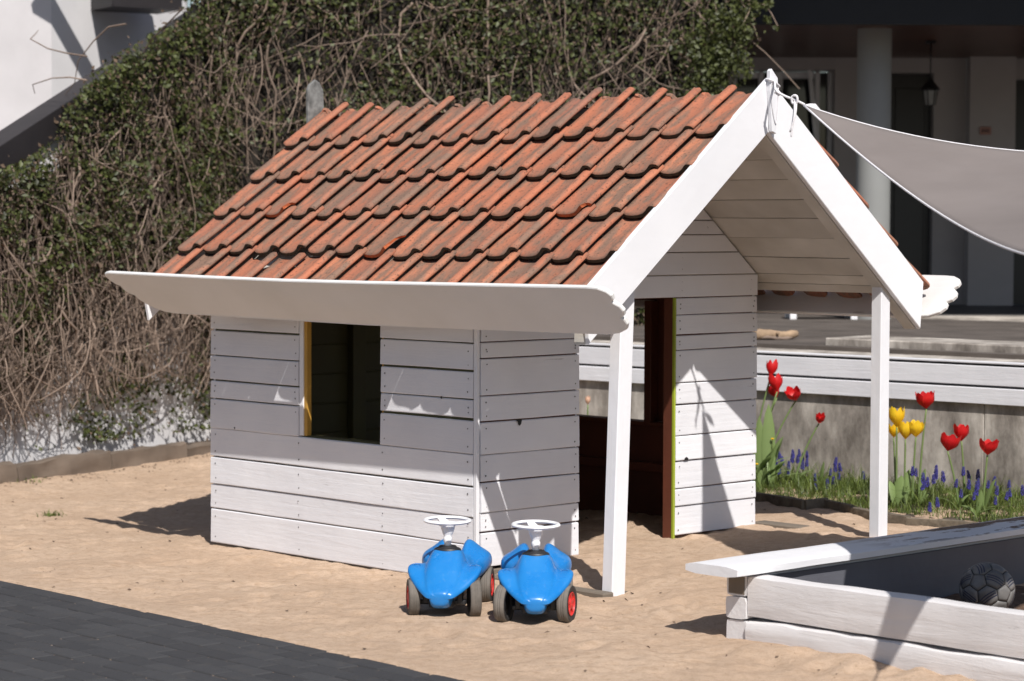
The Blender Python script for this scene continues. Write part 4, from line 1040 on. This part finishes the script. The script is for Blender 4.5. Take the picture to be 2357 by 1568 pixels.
# dead growth behind the leaves, bumpy, ending raggedly above the ground
def outline_top(x):   # photo outline of the vine, y for x
    return float(np.interp(x, [-50, 0, 60, 120, 150, 200, 240, 300, 340, 400, 480, 3000], [405, 395, 370, 330, 260, 195, 130, 95, 60, 10, -80, -200]))
def lower_z(i, s):
    if i == 1: return float(np.interp(s, [0, 2.6, 2.8, 3.2, 3.85, 4.4, L1_], [.5, .5, .55, .70, .95, .95, .80]))
    return .3
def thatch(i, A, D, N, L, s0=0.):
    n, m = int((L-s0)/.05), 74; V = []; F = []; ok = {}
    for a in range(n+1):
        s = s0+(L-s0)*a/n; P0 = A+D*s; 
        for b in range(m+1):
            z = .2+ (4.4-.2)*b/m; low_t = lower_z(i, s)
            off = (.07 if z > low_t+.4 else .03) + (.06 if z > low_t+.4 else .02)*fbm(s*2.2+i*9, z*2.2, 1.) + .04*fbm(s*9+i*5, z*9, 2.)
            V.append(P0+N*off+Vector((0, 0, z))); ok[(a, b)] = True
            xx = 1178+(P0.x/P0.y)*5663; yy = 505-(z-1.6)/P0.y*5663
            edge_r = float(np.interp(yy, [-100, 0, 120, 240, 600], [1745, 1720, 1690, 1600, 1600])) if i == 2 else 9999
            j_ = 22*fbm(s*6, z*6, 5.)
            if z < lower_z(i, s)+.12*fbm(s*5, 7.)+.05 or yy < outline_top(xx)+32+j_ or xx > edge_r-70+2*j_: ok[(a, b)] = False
    for a in range(n):
        for b in range(m):
            if all(ok[q] for q in ((a, b), (a+1, b), (a+1, b+1), (a, b+1))): F.append((a*(m+1)+b, (a+1)*(m+1)+b, (a+1)*(m+1)+b+1, a*(m+1)+b+1))
    return V, F
vine = tag(empty('climbing_vine', S1b), 'huge tangled climbing vine with small green leaves hanging over the white wall', 'vine')
for i, A, D, N, L in ((1, S1a, D1, N1, L1_), (2, S1b, D2, N2, L2_)):
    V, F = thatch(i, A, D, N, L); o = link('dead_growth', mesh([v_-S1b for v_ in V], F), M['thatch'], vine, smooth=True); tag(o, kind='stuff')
# stems
SV, SF = [], []; base_n = 0
def add_stem(P, R, k=3):
    global base_n
    V, F = tube_arrays(P, R, k); SV.extend([tuple(q-S1b) for q in V]); SF.extend([tuple(i_+base_n for i_ in f) for f in F]); base_n += len(V)
rv = random.Random(21)
def allowed(i, P):
    xx = 1178+(P.x/P.y)*5663; yy = 505-(P.z-1.6)/P.y*5663
    if yy < outline_top(xx): return False
    if i == 2:
        er = float(np.interp(yy, [-100, 0, 120, 200, 245], [1760, 1735, 1720, 1640, 1590]))
        if xx > er: return False
        if xx > 1590 and yy > 240: return False
    return True
for i, A, D, N, L, cnt_ in ((1, S1a, D1, N1, L1_, 2900), (2, S1b, D2, N2, L2_, 2000)):
    for _ in range(cnt_):
        s = rv.uniform(-.2, L); zmax = min(4.4, (top1(s)+.1 if i == 1 else 4.4)); z = rv.uniform(.6, zmax); ln = rv.uniform(.25, 1.1)
        low = lower_z(i, s); th = rv.gauss(0, .5) if rv.random() < .75 else rv.uniform(-1.6, 1.6); off = rv.uniform(.06, .24)
        P = []; n_ = 8; s_, z_, o_2 = s, z, off; bend = rv.gauss(0, .09); st_ = ln/n_
        for k in range(n_+1):
            q = A+D*s_+N*o_2+Vector((0, 0, z_))
            lim = low - (.50 if i == 1 and s > 3.3 else .3) if i == 1 else .2
            if z_ < max(.05, lim) : break
            if not allowed(i, q): break
            P.append(q); s_ += math.sin(th)*st_; z_ -= math.cos(th)*st_; th += bend + rv.gauss(0, .15); o_2 = min(.34, max(.03, o_2+rv.gauss(0, .02)))
        if len(P) > 2:
            r0 = rv.choice([.0022, .003, .0038, .005, .0065]) ; add_stem(P, [r0*(1-.6*k/len(P)) for k in range(len(P))], 4 if r0 > .005 else 3)
# a few thick trunks and the sparse hanging ends
for _ in range(46):
    i = rv.choice((1, 1, 2)); A, D, N, L = ((S1a, D1, N1, L1_) if i == 1 else (S1b, D2, N2, L2_)); s = rv.uniform(.3, L-.3); z = rv.uniform(1.6, min(4.2, top1(s) if i == 1 else 4.2)); P = []; th = rv.gauss(0, .4)
    s_, z_ = s, z
    for k in range(14):
        q = A+D*s_+N*rv.uniform(.17, .25)+Vector((0, 0, z_))
        if z_ < .4 or not allowed(i, q): break
        P.append(q); s_ += math.sin(th)*.11; z_ -= math.cos(th)*.11; th += rv.gauss(0, .28)
    if len(P) > 3: add_stem(P, [.011*(1-.4*k/len(P)) for k in range(len(P))], 5)
for _ in range(330):       # white lower wall crossed by thin stems
    s = rv.uniform(2.5, L1_); z = lower_z(1, s)+rv.uniform(-.05, .4); P = []; th = rv.gauss(0, .55); s_, z_ = s, z
    for k in range(rv.randint(5, 11)):
        if z_ < .02: break
        P.append(S1a+D1*s_+N1*rv.uniform(.02, .06)+Vector((0, 0, z_))); s_ += math.sin(th)*.07; z_ -= math.cos(th)*.07; th += rv.gauss(0, .3)
    if len(P) > 2: add_stem(P, .0024, 3)
for (xs, ys, sp) in (((290, 250, 215, 180, 172, 150), (55, 62, 95, 140, 190, 218), 0), ((200, 150, 110, 70, 82, 88), (130, 122, 112, 90, 78, 70), 0), ((200, 160, 120, 75, 80), (185, 178, 180, 195, 215), 0), ((420, 380, 350, 330), (20, 60, 90, 120), 0)):
    P = [pix(x, y, 15.9+.1*k) for k, (x, y) in enumerate(zip(xs, ys))]; add_stem(P, [.006*(1-.7*k/len(P)) for k in range(len(P))], 5)
for (xs, ys) in (((1700, 1730, 1760, 1800, 1840), (60, 95, 120, 160, 205)), ((1720, 1760, 1775, 1790), (0, 12, 30, 60)), ((1640, 1680, 1720, 1730), (90, 130, 145, 160)), ((1690, 1735, 1745), (20, 60, 90))):
    P = [pix(x, y, 17.9) for x, y in zip(xs, ys)]; add_stem(P, .004, 4)
so2 = link('stem', fastmesh(SV, SF, False), M['vine_stem'], vine); tag(so2, kind='stuff')
# leaves
def leaves(centers, normals, size, cup=.25):
    n = len(centers); C = np.asarray(centers, dtype=float); Nn = np.asarray(normals, dtype=float); Nn /= np.linalg.norm(Nn, axis=1)[:, None]
    a = rng.standard_normal((n, 3)); a -= (a*Nn).sum(1)[:, None]*Nn; a /= np.linalg.norm(a, axis=1)[:, None]; b = np.cross(Nn, a); s = np.asarray(size)[:, None]
    P0 = C - a*s*.5; P1 = C + b*s*.34 + Nn*s*cup*.3; P2 = C + a*s*.6 - Nn*s*cup*.4; P3 = C - b*s*.34 + Nn*s*cup*.3
    V = np.stack([P0, P1, P2, P3], 1).reshape(-1, 3); k = np.arange(n)*4; F = np.concatenate([np.stack([k, k+1, k+2], 1), np.stack([k, k+2, k+3], 1)])
    return V, F
def scatter(i, A, D, N, L, count, dens):
    c, nrm, sz = [], [], []
    A, D, N = np.array(A), np.array(D), np.array(N); tries = 0
    while len(c) < count and tries < count*8:
        tries += 1; s = rng.uniform(-.2, L); z = rng.uniform(.1, 4.4)
        cl = noise.fractal(Vector((s*1.3+i*7, z*1.3, 4.)), 1., 2., 3) + .6*noise.noise(Vector((s*5, z*5, i)))
        low = lower_z(i, s)
        dn = dens(s, z, low, cl)
        if rng.random() > dn: continue
        o_2 = .05+.24*rng.random()**.8*min(1, .3+max(0, z-low)*1.2) if z > low else .02+.12*rng.random()
        P = A+D*s+N*o_2; P[2] = z
        if i == 1 and z > top1(s)+.33: continue
        if not allowed(i, Vector(P)): continue
        c.append(P); nn_ = N*1.1+rng.standard_normal(3)*.8+np.array([0, 0, .55]); nrm.append(nn_); sz.append(.014+.036*rng.random()**1.4)
    return c, nrm, sz
def dens1(s, z, low, cl):
    if z < low-.02: 
        if s > 3.25: return max(.0, .05+.55*cl)*(1 if z > .1 else .4)+.015
        return .008
    g = .42+.95*cl
    if z < low+.5 and s < 4.: g -= .15
    if s > 4.1 and z < 1.7: g += .22
    return max(.05, g)
def dens2(s, z, low, cl): return max(.10, .36+.8*cl+(.2 if z > 2.7 else 0))
c1_, n1_, s1_ = scatter(1, S1a, D1, N1, L1_, 27000, dens1); c2_, n2_, s2_ = scatter(2, S1b, D2, N2, L2_, 22000, dens2)
V, F = leaves(np.array(c1_+c2_)-np.array(S1b), n1_+n2_, s1_+s2_)
tag(link('leaf', fastmesh(V, F), M['vine_leaf'], vine), kind='stuff')
sel = rng.choice(len(c1_+c2_), 9000, replace=False); call = np.array(c1_+c2_)-np.array(S1b); nall = np.array(n1_+n2_)
V, F = leaves(call[sel]+rng.standard_normal((9000, 3))*.05, nall[sel]+rng.standard_normal((9000, 3)), rng.uniform(.02, .04, 9000))
tag(link('dead_leaf', fastmesh(V, F), M['dead_leaf'], vine), kind='stuff')
# hanging tufts at the upper right
c3, n3, s3 = [], [], []
for (xx, yy, rr_) in ((1620, 120, 60), (1650, 170, 45), (1690, 140, 38), (1600, 205, 40), (1700, 60, 40), (1640, 215, 25), (1765, 45, 10), (1770, 12, 12), (1785, 65, 6), (1720, 170, 12), (1660, 60, 60), (1740, 15, 18)):
    for _ in range(int(rr_*rr_*.22)):
        P = pix(xx+rng.standard_normal()*rr_*.5, yy+rng.standard_normal()*rr_*.55, 17.8+rng.uniform(-.25, .2)); c3.append(np.array(P-S1b)); n3.append(rng.standard_normal(3)+np.array([0, -1, .5])); s3.append(rng.uniform(.018, .045))
V, F = leaves(c3, n3, s3); tag(link('leaf', fastmesh(V, F), M['vine_leaf'], vine), kind='stuff')

# timber edging at the foot of the vine wall
sle = tag(empty('timber_edging', S1a, math.atan2(D1.y, D1.x)), 'weathered grey sleepers edging the sand below the vine', 'edging')
x = .9
for ln in (.62, 1.05, .9, .8, .95):
    o = rough_beam('sleeper', (x, -.34, -.15), (x+ln-.02, -.24, .05+rs.uniform(-.02, .02)), M['sleeper'], sle, 'X', .022, .03, seed=x*7); x += ln
    if x > L1_: break
bx_ = box('soil_strip', (.2, -.25, -.12), (L1_-.02, 0, .01), M['soil'], sle)
# dry leaves and litter on top
# ------------------------------------------------------------------ flower bed
def bed_pt(x, y): # ground point under a photo point
    z = .09; P = pix(x, y, 10.); d = P-Vector((0, 0, H)); t = (z-H)/d.z; return Vector((0, 0, H))+d*t
# old edging between sand and bed
edg = tag(empty('bed_edging', bed_pt(1740, 1160)), 'low crooked old wood edging between the sand and the flower bed', 'edging')
path = [(1738, 1152), (1790, 1162), (1850, 1172), (1900, 1168), (1960, 1180), (2020, 1196), (2090, 1206), (2160, 1210), (2240, 1216)]
pw = [bed_pt(x, y) for x, y in path]
for a, b in zip(pw[:-1], pw[1:]):
    d = b-a; o = rough_beam('edging_board', (0, -.02, -.10), (d.length*1.03, .02, .042+rs.uniform(-.008, .01)), M['edging'], edg, 'X', .005, .01, seed=a.x*9)
    o.location = a-edg.location; o.rotation_euler = (0, 0, math.atan2(d.y, d.x))
# bed soil
bm = bmesh.new(); nA, nB = 60, 12; g_ = []
for i in range(nA+1):
    t = i/nA; f = t*(len(pw)-1); k = min(int(f), len(pw)-2); e = pw[k].lerp(pw[k+1], f-k)
    wl_ = W0 + WD*((e-W0).dot(WD)+.0) ; row = []
    for j in range(nB+1):
        q = e.lerp(wl_, j/nB); row.append(bm.verts.new((q.x, q.y, .075+.02*j/nB+.018*fbm(q.x*6, q.y*6)+(0 if j else -.04))))
    g_.append(row)
for i in range(nA):
    for j in range(nB): bm.faces.new((g_[i][j], g_[i+1][j], g_[i+1][j+1], g_[i][j+1]))
tag(link('flower_bed_soil', bm_mesh(bm), M['soil'], smooth=True), kind='structure')
# extend soil left behind the house and right
def inbed(s, d): # s along wall, d distance in front of wall
    return W0+WD*s-Vector((-WD.y, WD.x, 0))*d
WN = Vector((WD.y, -WD.x, 0)); WN = WN if WN.y < 0 else -WN     # towards the viewer
GC = []
def blade(P, h, lean, az, wd, V, F):
    n = 3; b0 = len(V); d = Vector((math.cos(az), math.sin(az), 0)); sd = Vector((-d.y, d.x, 0))
    for k in range(n+1):
        t = k/n; c_ = P + d*(lean*t*t) + Vector((0, 0, h*(t-.25*t*t*min(1, lean/h)))); ww = wd*(1-t)**.7*.5
        V.append(c_-sd*ww); V.append(c_+sd*ww)
    for k in range(n): F.append((b0+2*k, b0+2*k+1, b0+2*k+3, b0+2*k+2))
V, F = [], []
for _ in range(30000):
    s = rv.uniform(.2, 4.3); e_ = None
    dmax = .55 if s < 1.4 else (.95 if s < 2.0 else 1.05)
    d = rv.uniform(.02, dmax); P = W0+WD*s+WN*d
    # keep inside edging: project to image and test
    X_ = 1178+P.x/P.y*5663; Y_ = 505+(1.6-.09)/P.y*5663
    lim = float(np.interp(X_, [1700, 1738, 1850, 1990, 2050, 2100, 2200, 2357, 2500], [1150, 1148, 1160, 1166, 1180, 1192, 1206, 1206, 1206])) + 7*fbm(s*9, 1.1)
    if Y_ > lim: continue
    cl = fbm(s*5, d*5, 3.)
    if cl < -.25 and rv.random() < .6: continue
    P.z = .07; h = (rv.uniform(.03, .10) if rv.random() < .85 else rv.uniform(.09, .19))*(1 if d < .75 else .6)
    blade(P, h, rv.uniform(.2, 1.1)*h, rv.uniform(0, 6.28), rv.uniform(.004, .008), V, F)
tag(link('grass', fastmesh(V, F, True), M['grass']), label='short ragged grass growing round the tulips', cat='grass', kind='stuff')

def petal_cup(h, r_, openness, seed, mat, parent, loc, tilt):
    h *= 1.95; r_ *= 1.85; rp_ = random.Random(seed); V = []; F = []
    for ring, cnt3 in ((0, 3), (1, 3)):
        for k in range(3):
            a0 = k*2*math.pi/3 + ring*math.pi/3 + rp_.uniform(-.1, .1); nU, nV = 6, 4; b0 = len(V); hh = h*rp_.uniform(.92, 1.06); op = openness*rp_.uniform(.6, 1.4)
            for u_ in range(nU+1):
                t = u_/nU; rad = r_*(math.sin(min(1, t*1.6)*math.pi/2)*(1.04-.14*t) + op*.8*t**3) * (1 - .03*ring); wd = 1.12*math.sin(math.pi*min(1, t*.72+.20))**.5
                if t == 1: wd = .42
                for v_ in range(nV+1):
                    s = (v_/nV-.5)*2; an = a0 + s*wd*.62; zz = hh*(t**.9) - .10*h*s*s*t; rr2 = rad*(1-.05*abs(s)*0)
                    V.append((math.cos(an)*rr2, math.sin(an)*rr2, zz))
            for u_ in range(nU):
                for v_ in range(nV):
                    q = b0+u_*(nV+1)+v_; F.append((q, q+1, q+nV+2, q+nV+1))
    o = link('blossom', mesh(V, F), mat, parent, loc, True); o.rotation_euler = tilt; return o
def tulip_leaf(parent, az, L, lean, wd, loc=(0, 0, 0)):
    V = []; F = []; n = 8; d = Vector((math.cos(az), math.sin(az), 0)); sd = Vector((-d.y, d.x, 0))
    for k in range(n+1):
        t = k/n; c_ = d*(lean*t**1.7) + Vector((0, 0, L*(t-.28*t**3*min(1.4, lean/L*2)))); ww = wd*math.sin(math.pi*(t*.86+.10))**.8
        if k == n: ww = .001
        V += [c_-sd*ww+d*ww*.35, c_, c_+sd*ww+d*ww*.35]
    for k in range(n): F += [(3*k, 3*k+1, 3*k+4, 3*k+3), (3*k+1, 3*k+2, 3*k+5, 3*k+4)]
    return link('leaf', mesh(V, F), M['tulip_leaf'], parent, loc, True)
def tulip(hx, hy, bx, by, depth, mat, hh, rr3, op, label, group, leafs, seed):
    base_p = pix(bx, by, depth); base_p.z = .085; bl = pix(hx, hy, depth)
    # hy = bottom of blossom
    t = tag(empty('tulip', base_p), label, 'tulip', group); e = bl-base_p
    ctl = [Vector((0, 0, 0)), Vector((e.x*.25, e.y*.2, e.z*.45)), Vector((e.x*.7, e.y*.6, e.z*.8)), e]
    pts = [(ctl[0]*(1-k)**3+ctl[1]*3*k*(1-k)**2+ctl[2]*3*k*k*(1-k)+ctl[3]*k**3) for k in np.linspace(0, 1, 9)]
    tube('flower_stalk', pts, [.0058-.0014*k/9 for k in range(9)], M['tulip_leaf'], t, 6)
    d = (pts[-1]-pts[-3]).normalized(); q = Vector((0, 0, 1)).rotation_difference(d).to_euler()
    petal_cup(hh, rr3, op, seed, M[mat], t, e, (q.x, q.y, q.z+seed))
    for az, L, lean, wd in leafs: tulip_leaf(t, math.radians(az), L*1.3, lean*1.15, wd*1.25)
    return t
gl, gr_, gy_ = 'red tulips on the left of the white post', 'red tulips on the right of the white post', 'yellow tulips beside the white post'
S_ = 13.9/5663
tulip(1774, 867, 1722, 1120, 13.9, 'petal_red', .050, .0195, .0, 'tallest red tulip, uppermost of the cluster by the playhouse corner', gl, [(200, .30, .05, .022), (20, .22, .12, .016)], 1)
tulip(1789, 902, 1735, 1125, 13.85, 'petal_red', .052, .023, .12, 'open red tulip just below the tallest one by the playhouse corner', gl, [(-20, .26, .14, .022), (100, .24, .06, .018)], 2)
tulip(1788, 916, 1728, 1125, 14.0, 'petal_red', .040, .019, .05, 'red tulip half hidden behind another red blossom by the playhouse corner', gl, [(15, .20, .10, .018)], 3)
tulip(1832, 922, 1745, 1128, 13.85, 'petal_red', .040, .023, .22, 'red tulip leaning right above the leaves left of the white post', gl, [(0, .22, .17, .020), (-60, .20, .1, .028)], 4)
tulip(1885, 975, 1825, 1110, 13.9, 'petal_red', .032, .015, .1, 'small lone red tulip leaning right against the bare concrete', gl, [(10, .12, .10, .018)], 5)
tulip(2064, 984, 2064, 1100, 13.1, 'petal_yellow', .058, .025, -.02, 'tallest yellow tulip touching the white post', gy_, [(40, .15, .07, .020)], 6)
tulip(2057, 1008, 2062, 1100, 13.3, 'petal_yellow', .040, .018, .1, 'yellow tulip mostly hidden behind the other yellow blossoms', gy_, [], 16)
tulip(2084, 1012, 2082, 1105, 13.1, 'petal_yellow', .052, .023, .1, 'middle one of the yellow tulips, its blossom overlapped on the right', gy_, [(60, .17, .06, .020)], 7)
tulip(2108, 1007, 2100, 1105, 13.08, 'petal_yellow', .046, .024, .28, 'rightmost yellow tulip with wide open cup', gy_, [], 8)
tulip(2132, 942, 2114, 1100, 13.2, 'petal_red', .052, .028, .15, 'highest red tulip to the right of the white post above the yellow ones', gr_, [(30, .16, .04, .020)], 9)
tulip(2181, 1039, 2208, 1130, 12.9, 'petal_red', .048, .028, .18, 'red tulip low beside the paired blossom in the middle of the right bed', gr_, [(-20, .13, .05, .014), (170, .10, .06, .012)], 10)
tulip(2213, 1016, 2222, 1120, 12.95, 'petal_red', .046, .022, .15, 'upper red tulip of the touching pair in the right bed', gr_, [(10, .15, .03, .012), (190, .12, .04, .016)], 11)
tulip(2273, 1048, 2262, 1150, 12.7, 'petal_red', .044, .026, .22, 'rightmost red tulip with a broad curled leaf', gr_, [(10, .17, .06, .024), (-60, .06, .09, .022)], 12)
tulip(1353, 932, 1352, 975, 15.2, 'petal_pink', .030, .010, -.3, 'single pale closed tulip bud seen through the porch opening', None, [(0, .1, .02, .01)], 13)
# the big leaf clump by the playhouse corner
lc = tag(empty('leafy_plant', pix(1760, 1120, 13.8)), 'clump of broad pale green leaves beside the playhouse corner', 'plant'); lc.location.z = .085
for az, L, lean, wd in ((75, .34, .02, .026), (95, .40, .03, .03), (10, .25, .08, .024), (-5, .20, .13, .024), (-25, .15, .16, .028), (30, .28, .10, .020), (0, .12, .18, .018), (60, .22, .04, .022), (-50, .14, .08, .03), (15, .30, .12, .026), (-10, .27, .07, .030), (40, .33, .07, .024), (-35, .20, .13, .024)):
    tulip_leaf(lc, math.radians(az), L*1.25, lean*1.1, wd*1.3, (rv.uniform(-.04, .04), rv.uniform(-.02, .02), 0))
for (x, y, dp, lab, spec) in ((1775, 1115, 13.75, 'small spray of narrow upright leaves behind the dark blue clump', ((60, .20, .04, .016), (20, .17, .08, .016), (110, .18, .05, .014))),
        (2062, 1100, 13.0, 'broad dark leaves at the foot of the yellow tulips', ((50, .17, .06, .030), (20, .12, .10, .026), (120, .14, .05, .024))),
        (2122, 1085, 13.1, 'single dark upright leaf under the highest right tulip', ((70, .16, .03, .022), (30, .08, .06, .016))),
        (2205, 1120, 12.8, 'arching leaves under the low red tulip', ((180, .10, .12, .016), (-10, .15, .05, .018), (20, .12, .09, .014))),
        (2250, 1150, 12.6, 'broad floppy pale leaves low in front of the rightmost tulip', ((-30, .06, .10, .028), (150, .07, .09, .024), (40, .13, .03, .020)))):
    lp2 = tag(empty('leafy_plant', pix(x, y, dp)), lab, 'plant'); lp2.location.z = .085
    for az, L, lean, wd in spec: tulip_leaf(lp2, math.radians(az), L*1.15, lean, wd)
lc2 = tag(empty('leafy_plant', pix(1885, 1105, 13.9)), 'low rosette with one upright grey leaf against the concrete wall', 'plant'); lc2.location.z = .085
for az, L, lean, wd in ((20, .17, .03, .022), (0, .11, .08, .012), (200, .08, .06, .012)): tulip_leaf(lc2, math.radians(az), L, lean, wd)
# grape hyacinths
def muscari_mesh(seed):
    r_ = random.Random(seed); bm = bmesh.new()
    for k in range(26):
        t = k/26; a = k*2.4; rad = .0105*(1-.55*t)*(1 if t > .08 else .7); z = .085+.055*t
        Mx = Matrix.Translation((rad*math.cos(a), rad*math.sin(a), z)) @ Matrix.Diagonal((1, 1, 1.25, 1)); bmesh.ops.create_icosphere(bm, subdivisions=1, radius=.0058*(1-.4*t), matrix=Mx)
    return bm_mesh(bm)
mm_ = [muscari_mesh(i) for i in range(2)]
for q in mm_: q.materials.append(M['petal_blue'])
V, F = tube_arrays([(0, 0, 0), (.004, 0, .05), (0, 0, .11)], .0016, 5); mst = mesh(V, F); mst.materials.append(M['grass'])
MS = [(1738,1080),(1745,1050),(1762,1060),(1772,1045),(1786,1058),(1795,1042),(1802,1055),(1808,1040),(1815,1062),(1822,1048),(1828,1038),(1836,1050),(1842,1036),(1850,1046),(1855,1058),(1858,1040),(1846,1064),(1880,1092),(1905,1108),(1912,1080),(1918,1056),(1922,1070),(1930,1090),(1938,1068),(1915,1098),(1990,1088),(1880,1118),(1790,1075),(1757,1072),(1812,1078),
      (2098,1078),(2107,1080),(2118,1084),(2125,1094),(2132,1103),(2110,1108),(2102,1113),(2150,1086),(2152,1096),(2153,1074),(2172,1076),(2174,1090),(2196,1104),(2218,1078),(2232,1082),(2236,1085),(2250,1085),(2228,1108),(2237,1100),(2252,1103),(2247,1122),(2242,1135),(2225,1142),(2284,1100),(2292,1120),(2270,1108),(2303,1116),(2322,1106),(2312,1134),(2328,1128),(2345,1128),(2355,1120),(2160,1150),(2138,1160),(2244,1162),(2290,1145),(2210,1128),(2256,1108),(2050,1085)]
MZ = [(1780, 'dark blue grape hyacinth at the foot of the broad leaves by the playhouse corner', 'grape hyacinths by the playhouse corner'),
      (1825, 'dark blue grape hyacinth in the dense shaded clump under the leaning red tulips', 'grape hyacinths under the leaning tulips'),
      (1870, 'violet blue grape hyacinth at the right rim of the dense clump by the lone tulip', 'grape hyacinths below the lone tulip'),
      (1960, 'dark blue grape hyacinth in the sparse group in front of bare concrete', 'grape hyacinths before the bare concrete'),
      (2070, 'blue grape hyacinth half hidden beside the white post', 'grape hyacinths beside the post'),
      (2140, 'blue grape hyacinth below the yellow tulips', 'grape hyacinths below the yellow tulips'),
      (2205, 'blue grape hyacinth below the low red tulip in the middle of the right bed', 'grape hyacinths below the low red tulip'),
      (2262, 'blue grape hyacinth between the paired red tulips and the rightmost one', 'grape hyacinths between the right tulips'),
      (9999, 'blue grape hyacinth beyond the rightmost tulip, near the bench plank', 'grape hyacinths at the right end of the bed')]
for n_, (x, y) in enumerate([q for k_, q in enumerate(MS) if q[0] < 2000 or k_ % 4]):
    left = x < 2000; dpt = (14.0 if left else 13.0) - (y-1060)*.006; P = pix(x, y, dpt); hgt = .125
    zone = [z_ for z_ in MZ if x < z_[0]][0]
    t = tag(empty('grape_hyacinth', (P.x, P.y, P.z-hgt)), zone[1], 'flower', zone[2])
    t.rotation_euler = (rv.gauss(0, .1), rv.gauss(0, .1), rv.uniform(0, 6)); s = rv.uniform(.70, 1.0); t.location.z += .02*(1-s)*5
    b_ = bpy.data.objects.new('flower_spike', mm_[n_ % 2]); col.objects.link(b_); b_.parent = t; b_.scale = (s, s, s)
    c_ = bpy.data.objects.new('flower_stalk', mst); col.objects.link(c_); c_.parent = t
# dandelions
for n_, (x, y, lab) in enumerate(((1778, 1010, 'upper yellow dandelion among the leaves by the playhouse corner'), (1742, 1068, 'lower yellow dandelion in the shade by the playhouse corner'))):
    P = pix(x, y, 13.8); t = tag(empty('dandelion', (P.x, P.y, .085)), lab, 'flower'); tube('flower_stalk', [(0, 0, 0), (.005, 0, P.z*.5), (0, 0, P.z-.085)], .0018, M['grass'], t, 5)
    bm = bmesh.new(); bmesh.ops.create_uvsphere(bm, u_segments=10, v_segments=5, radius=.010); o = link('flower_head', bm_mesh(bm), M['petal_yellow'], t, (0, 0, P.z-.085)); o.scale = (1, 1, .5)

# ------------------------------------------------------------------ litter on the sand
V, F = [], []
lit_c, lit_n, lit_s = [], [], []
for _k in range(900):
    x, y = rv.uniform(-3.2, 2.6), rv.uniform(8.6, 15.8)
    if _k > 560:
        q_ = S1a+D1*rv.uniform(2.2, 4.9)+N1*(.36+abs(rv.gauss(0, .16))); x, y = q_.x, q_.y
    if (Vector((x, y, 0))-PE0).dot(PN) > -.02: continue
    lit_c.append((x, y, gz(x, y)+.004)); lit_n.append((rv.gauss(0, .4), rv.gauss(0, .4), 1)); lit_s.append(rv.choice((.004, .006, .008, .012, .018)) if rv.random() < .9 else .025)
V, F = leaves(lit_c, lit_n, lit_s); tag(link('litter', fastmesh(V, F), M['dead_leaf']), label='scattered bits of dry leaf and twig on the sand', cat='litter', kind='stuff')
V, F = [], []
for _ in range(220):
    a = rv.choice(((-3.35, 15.3), (-3.1, 15.45), (-2.55, 13.6)))
    P = Vector((a[0]+rv.gauss(0, .12 if a[1] > 14 else .03), a[1]+rv.gauss(0, .12 if a[1] > 14 else .03), 0)); P.z = gz(P.x, P.y)
    blade(P, rv.uniform(.01, .045), rv.uniform(.01, .04), rv.uniform(0, 6.28), .006, V, F)
tag(link('weeds', fastmesh(V, F, True), M['grass']), label='small green weeds sprouting by the sleepers', cat='weed', kind='stuff')
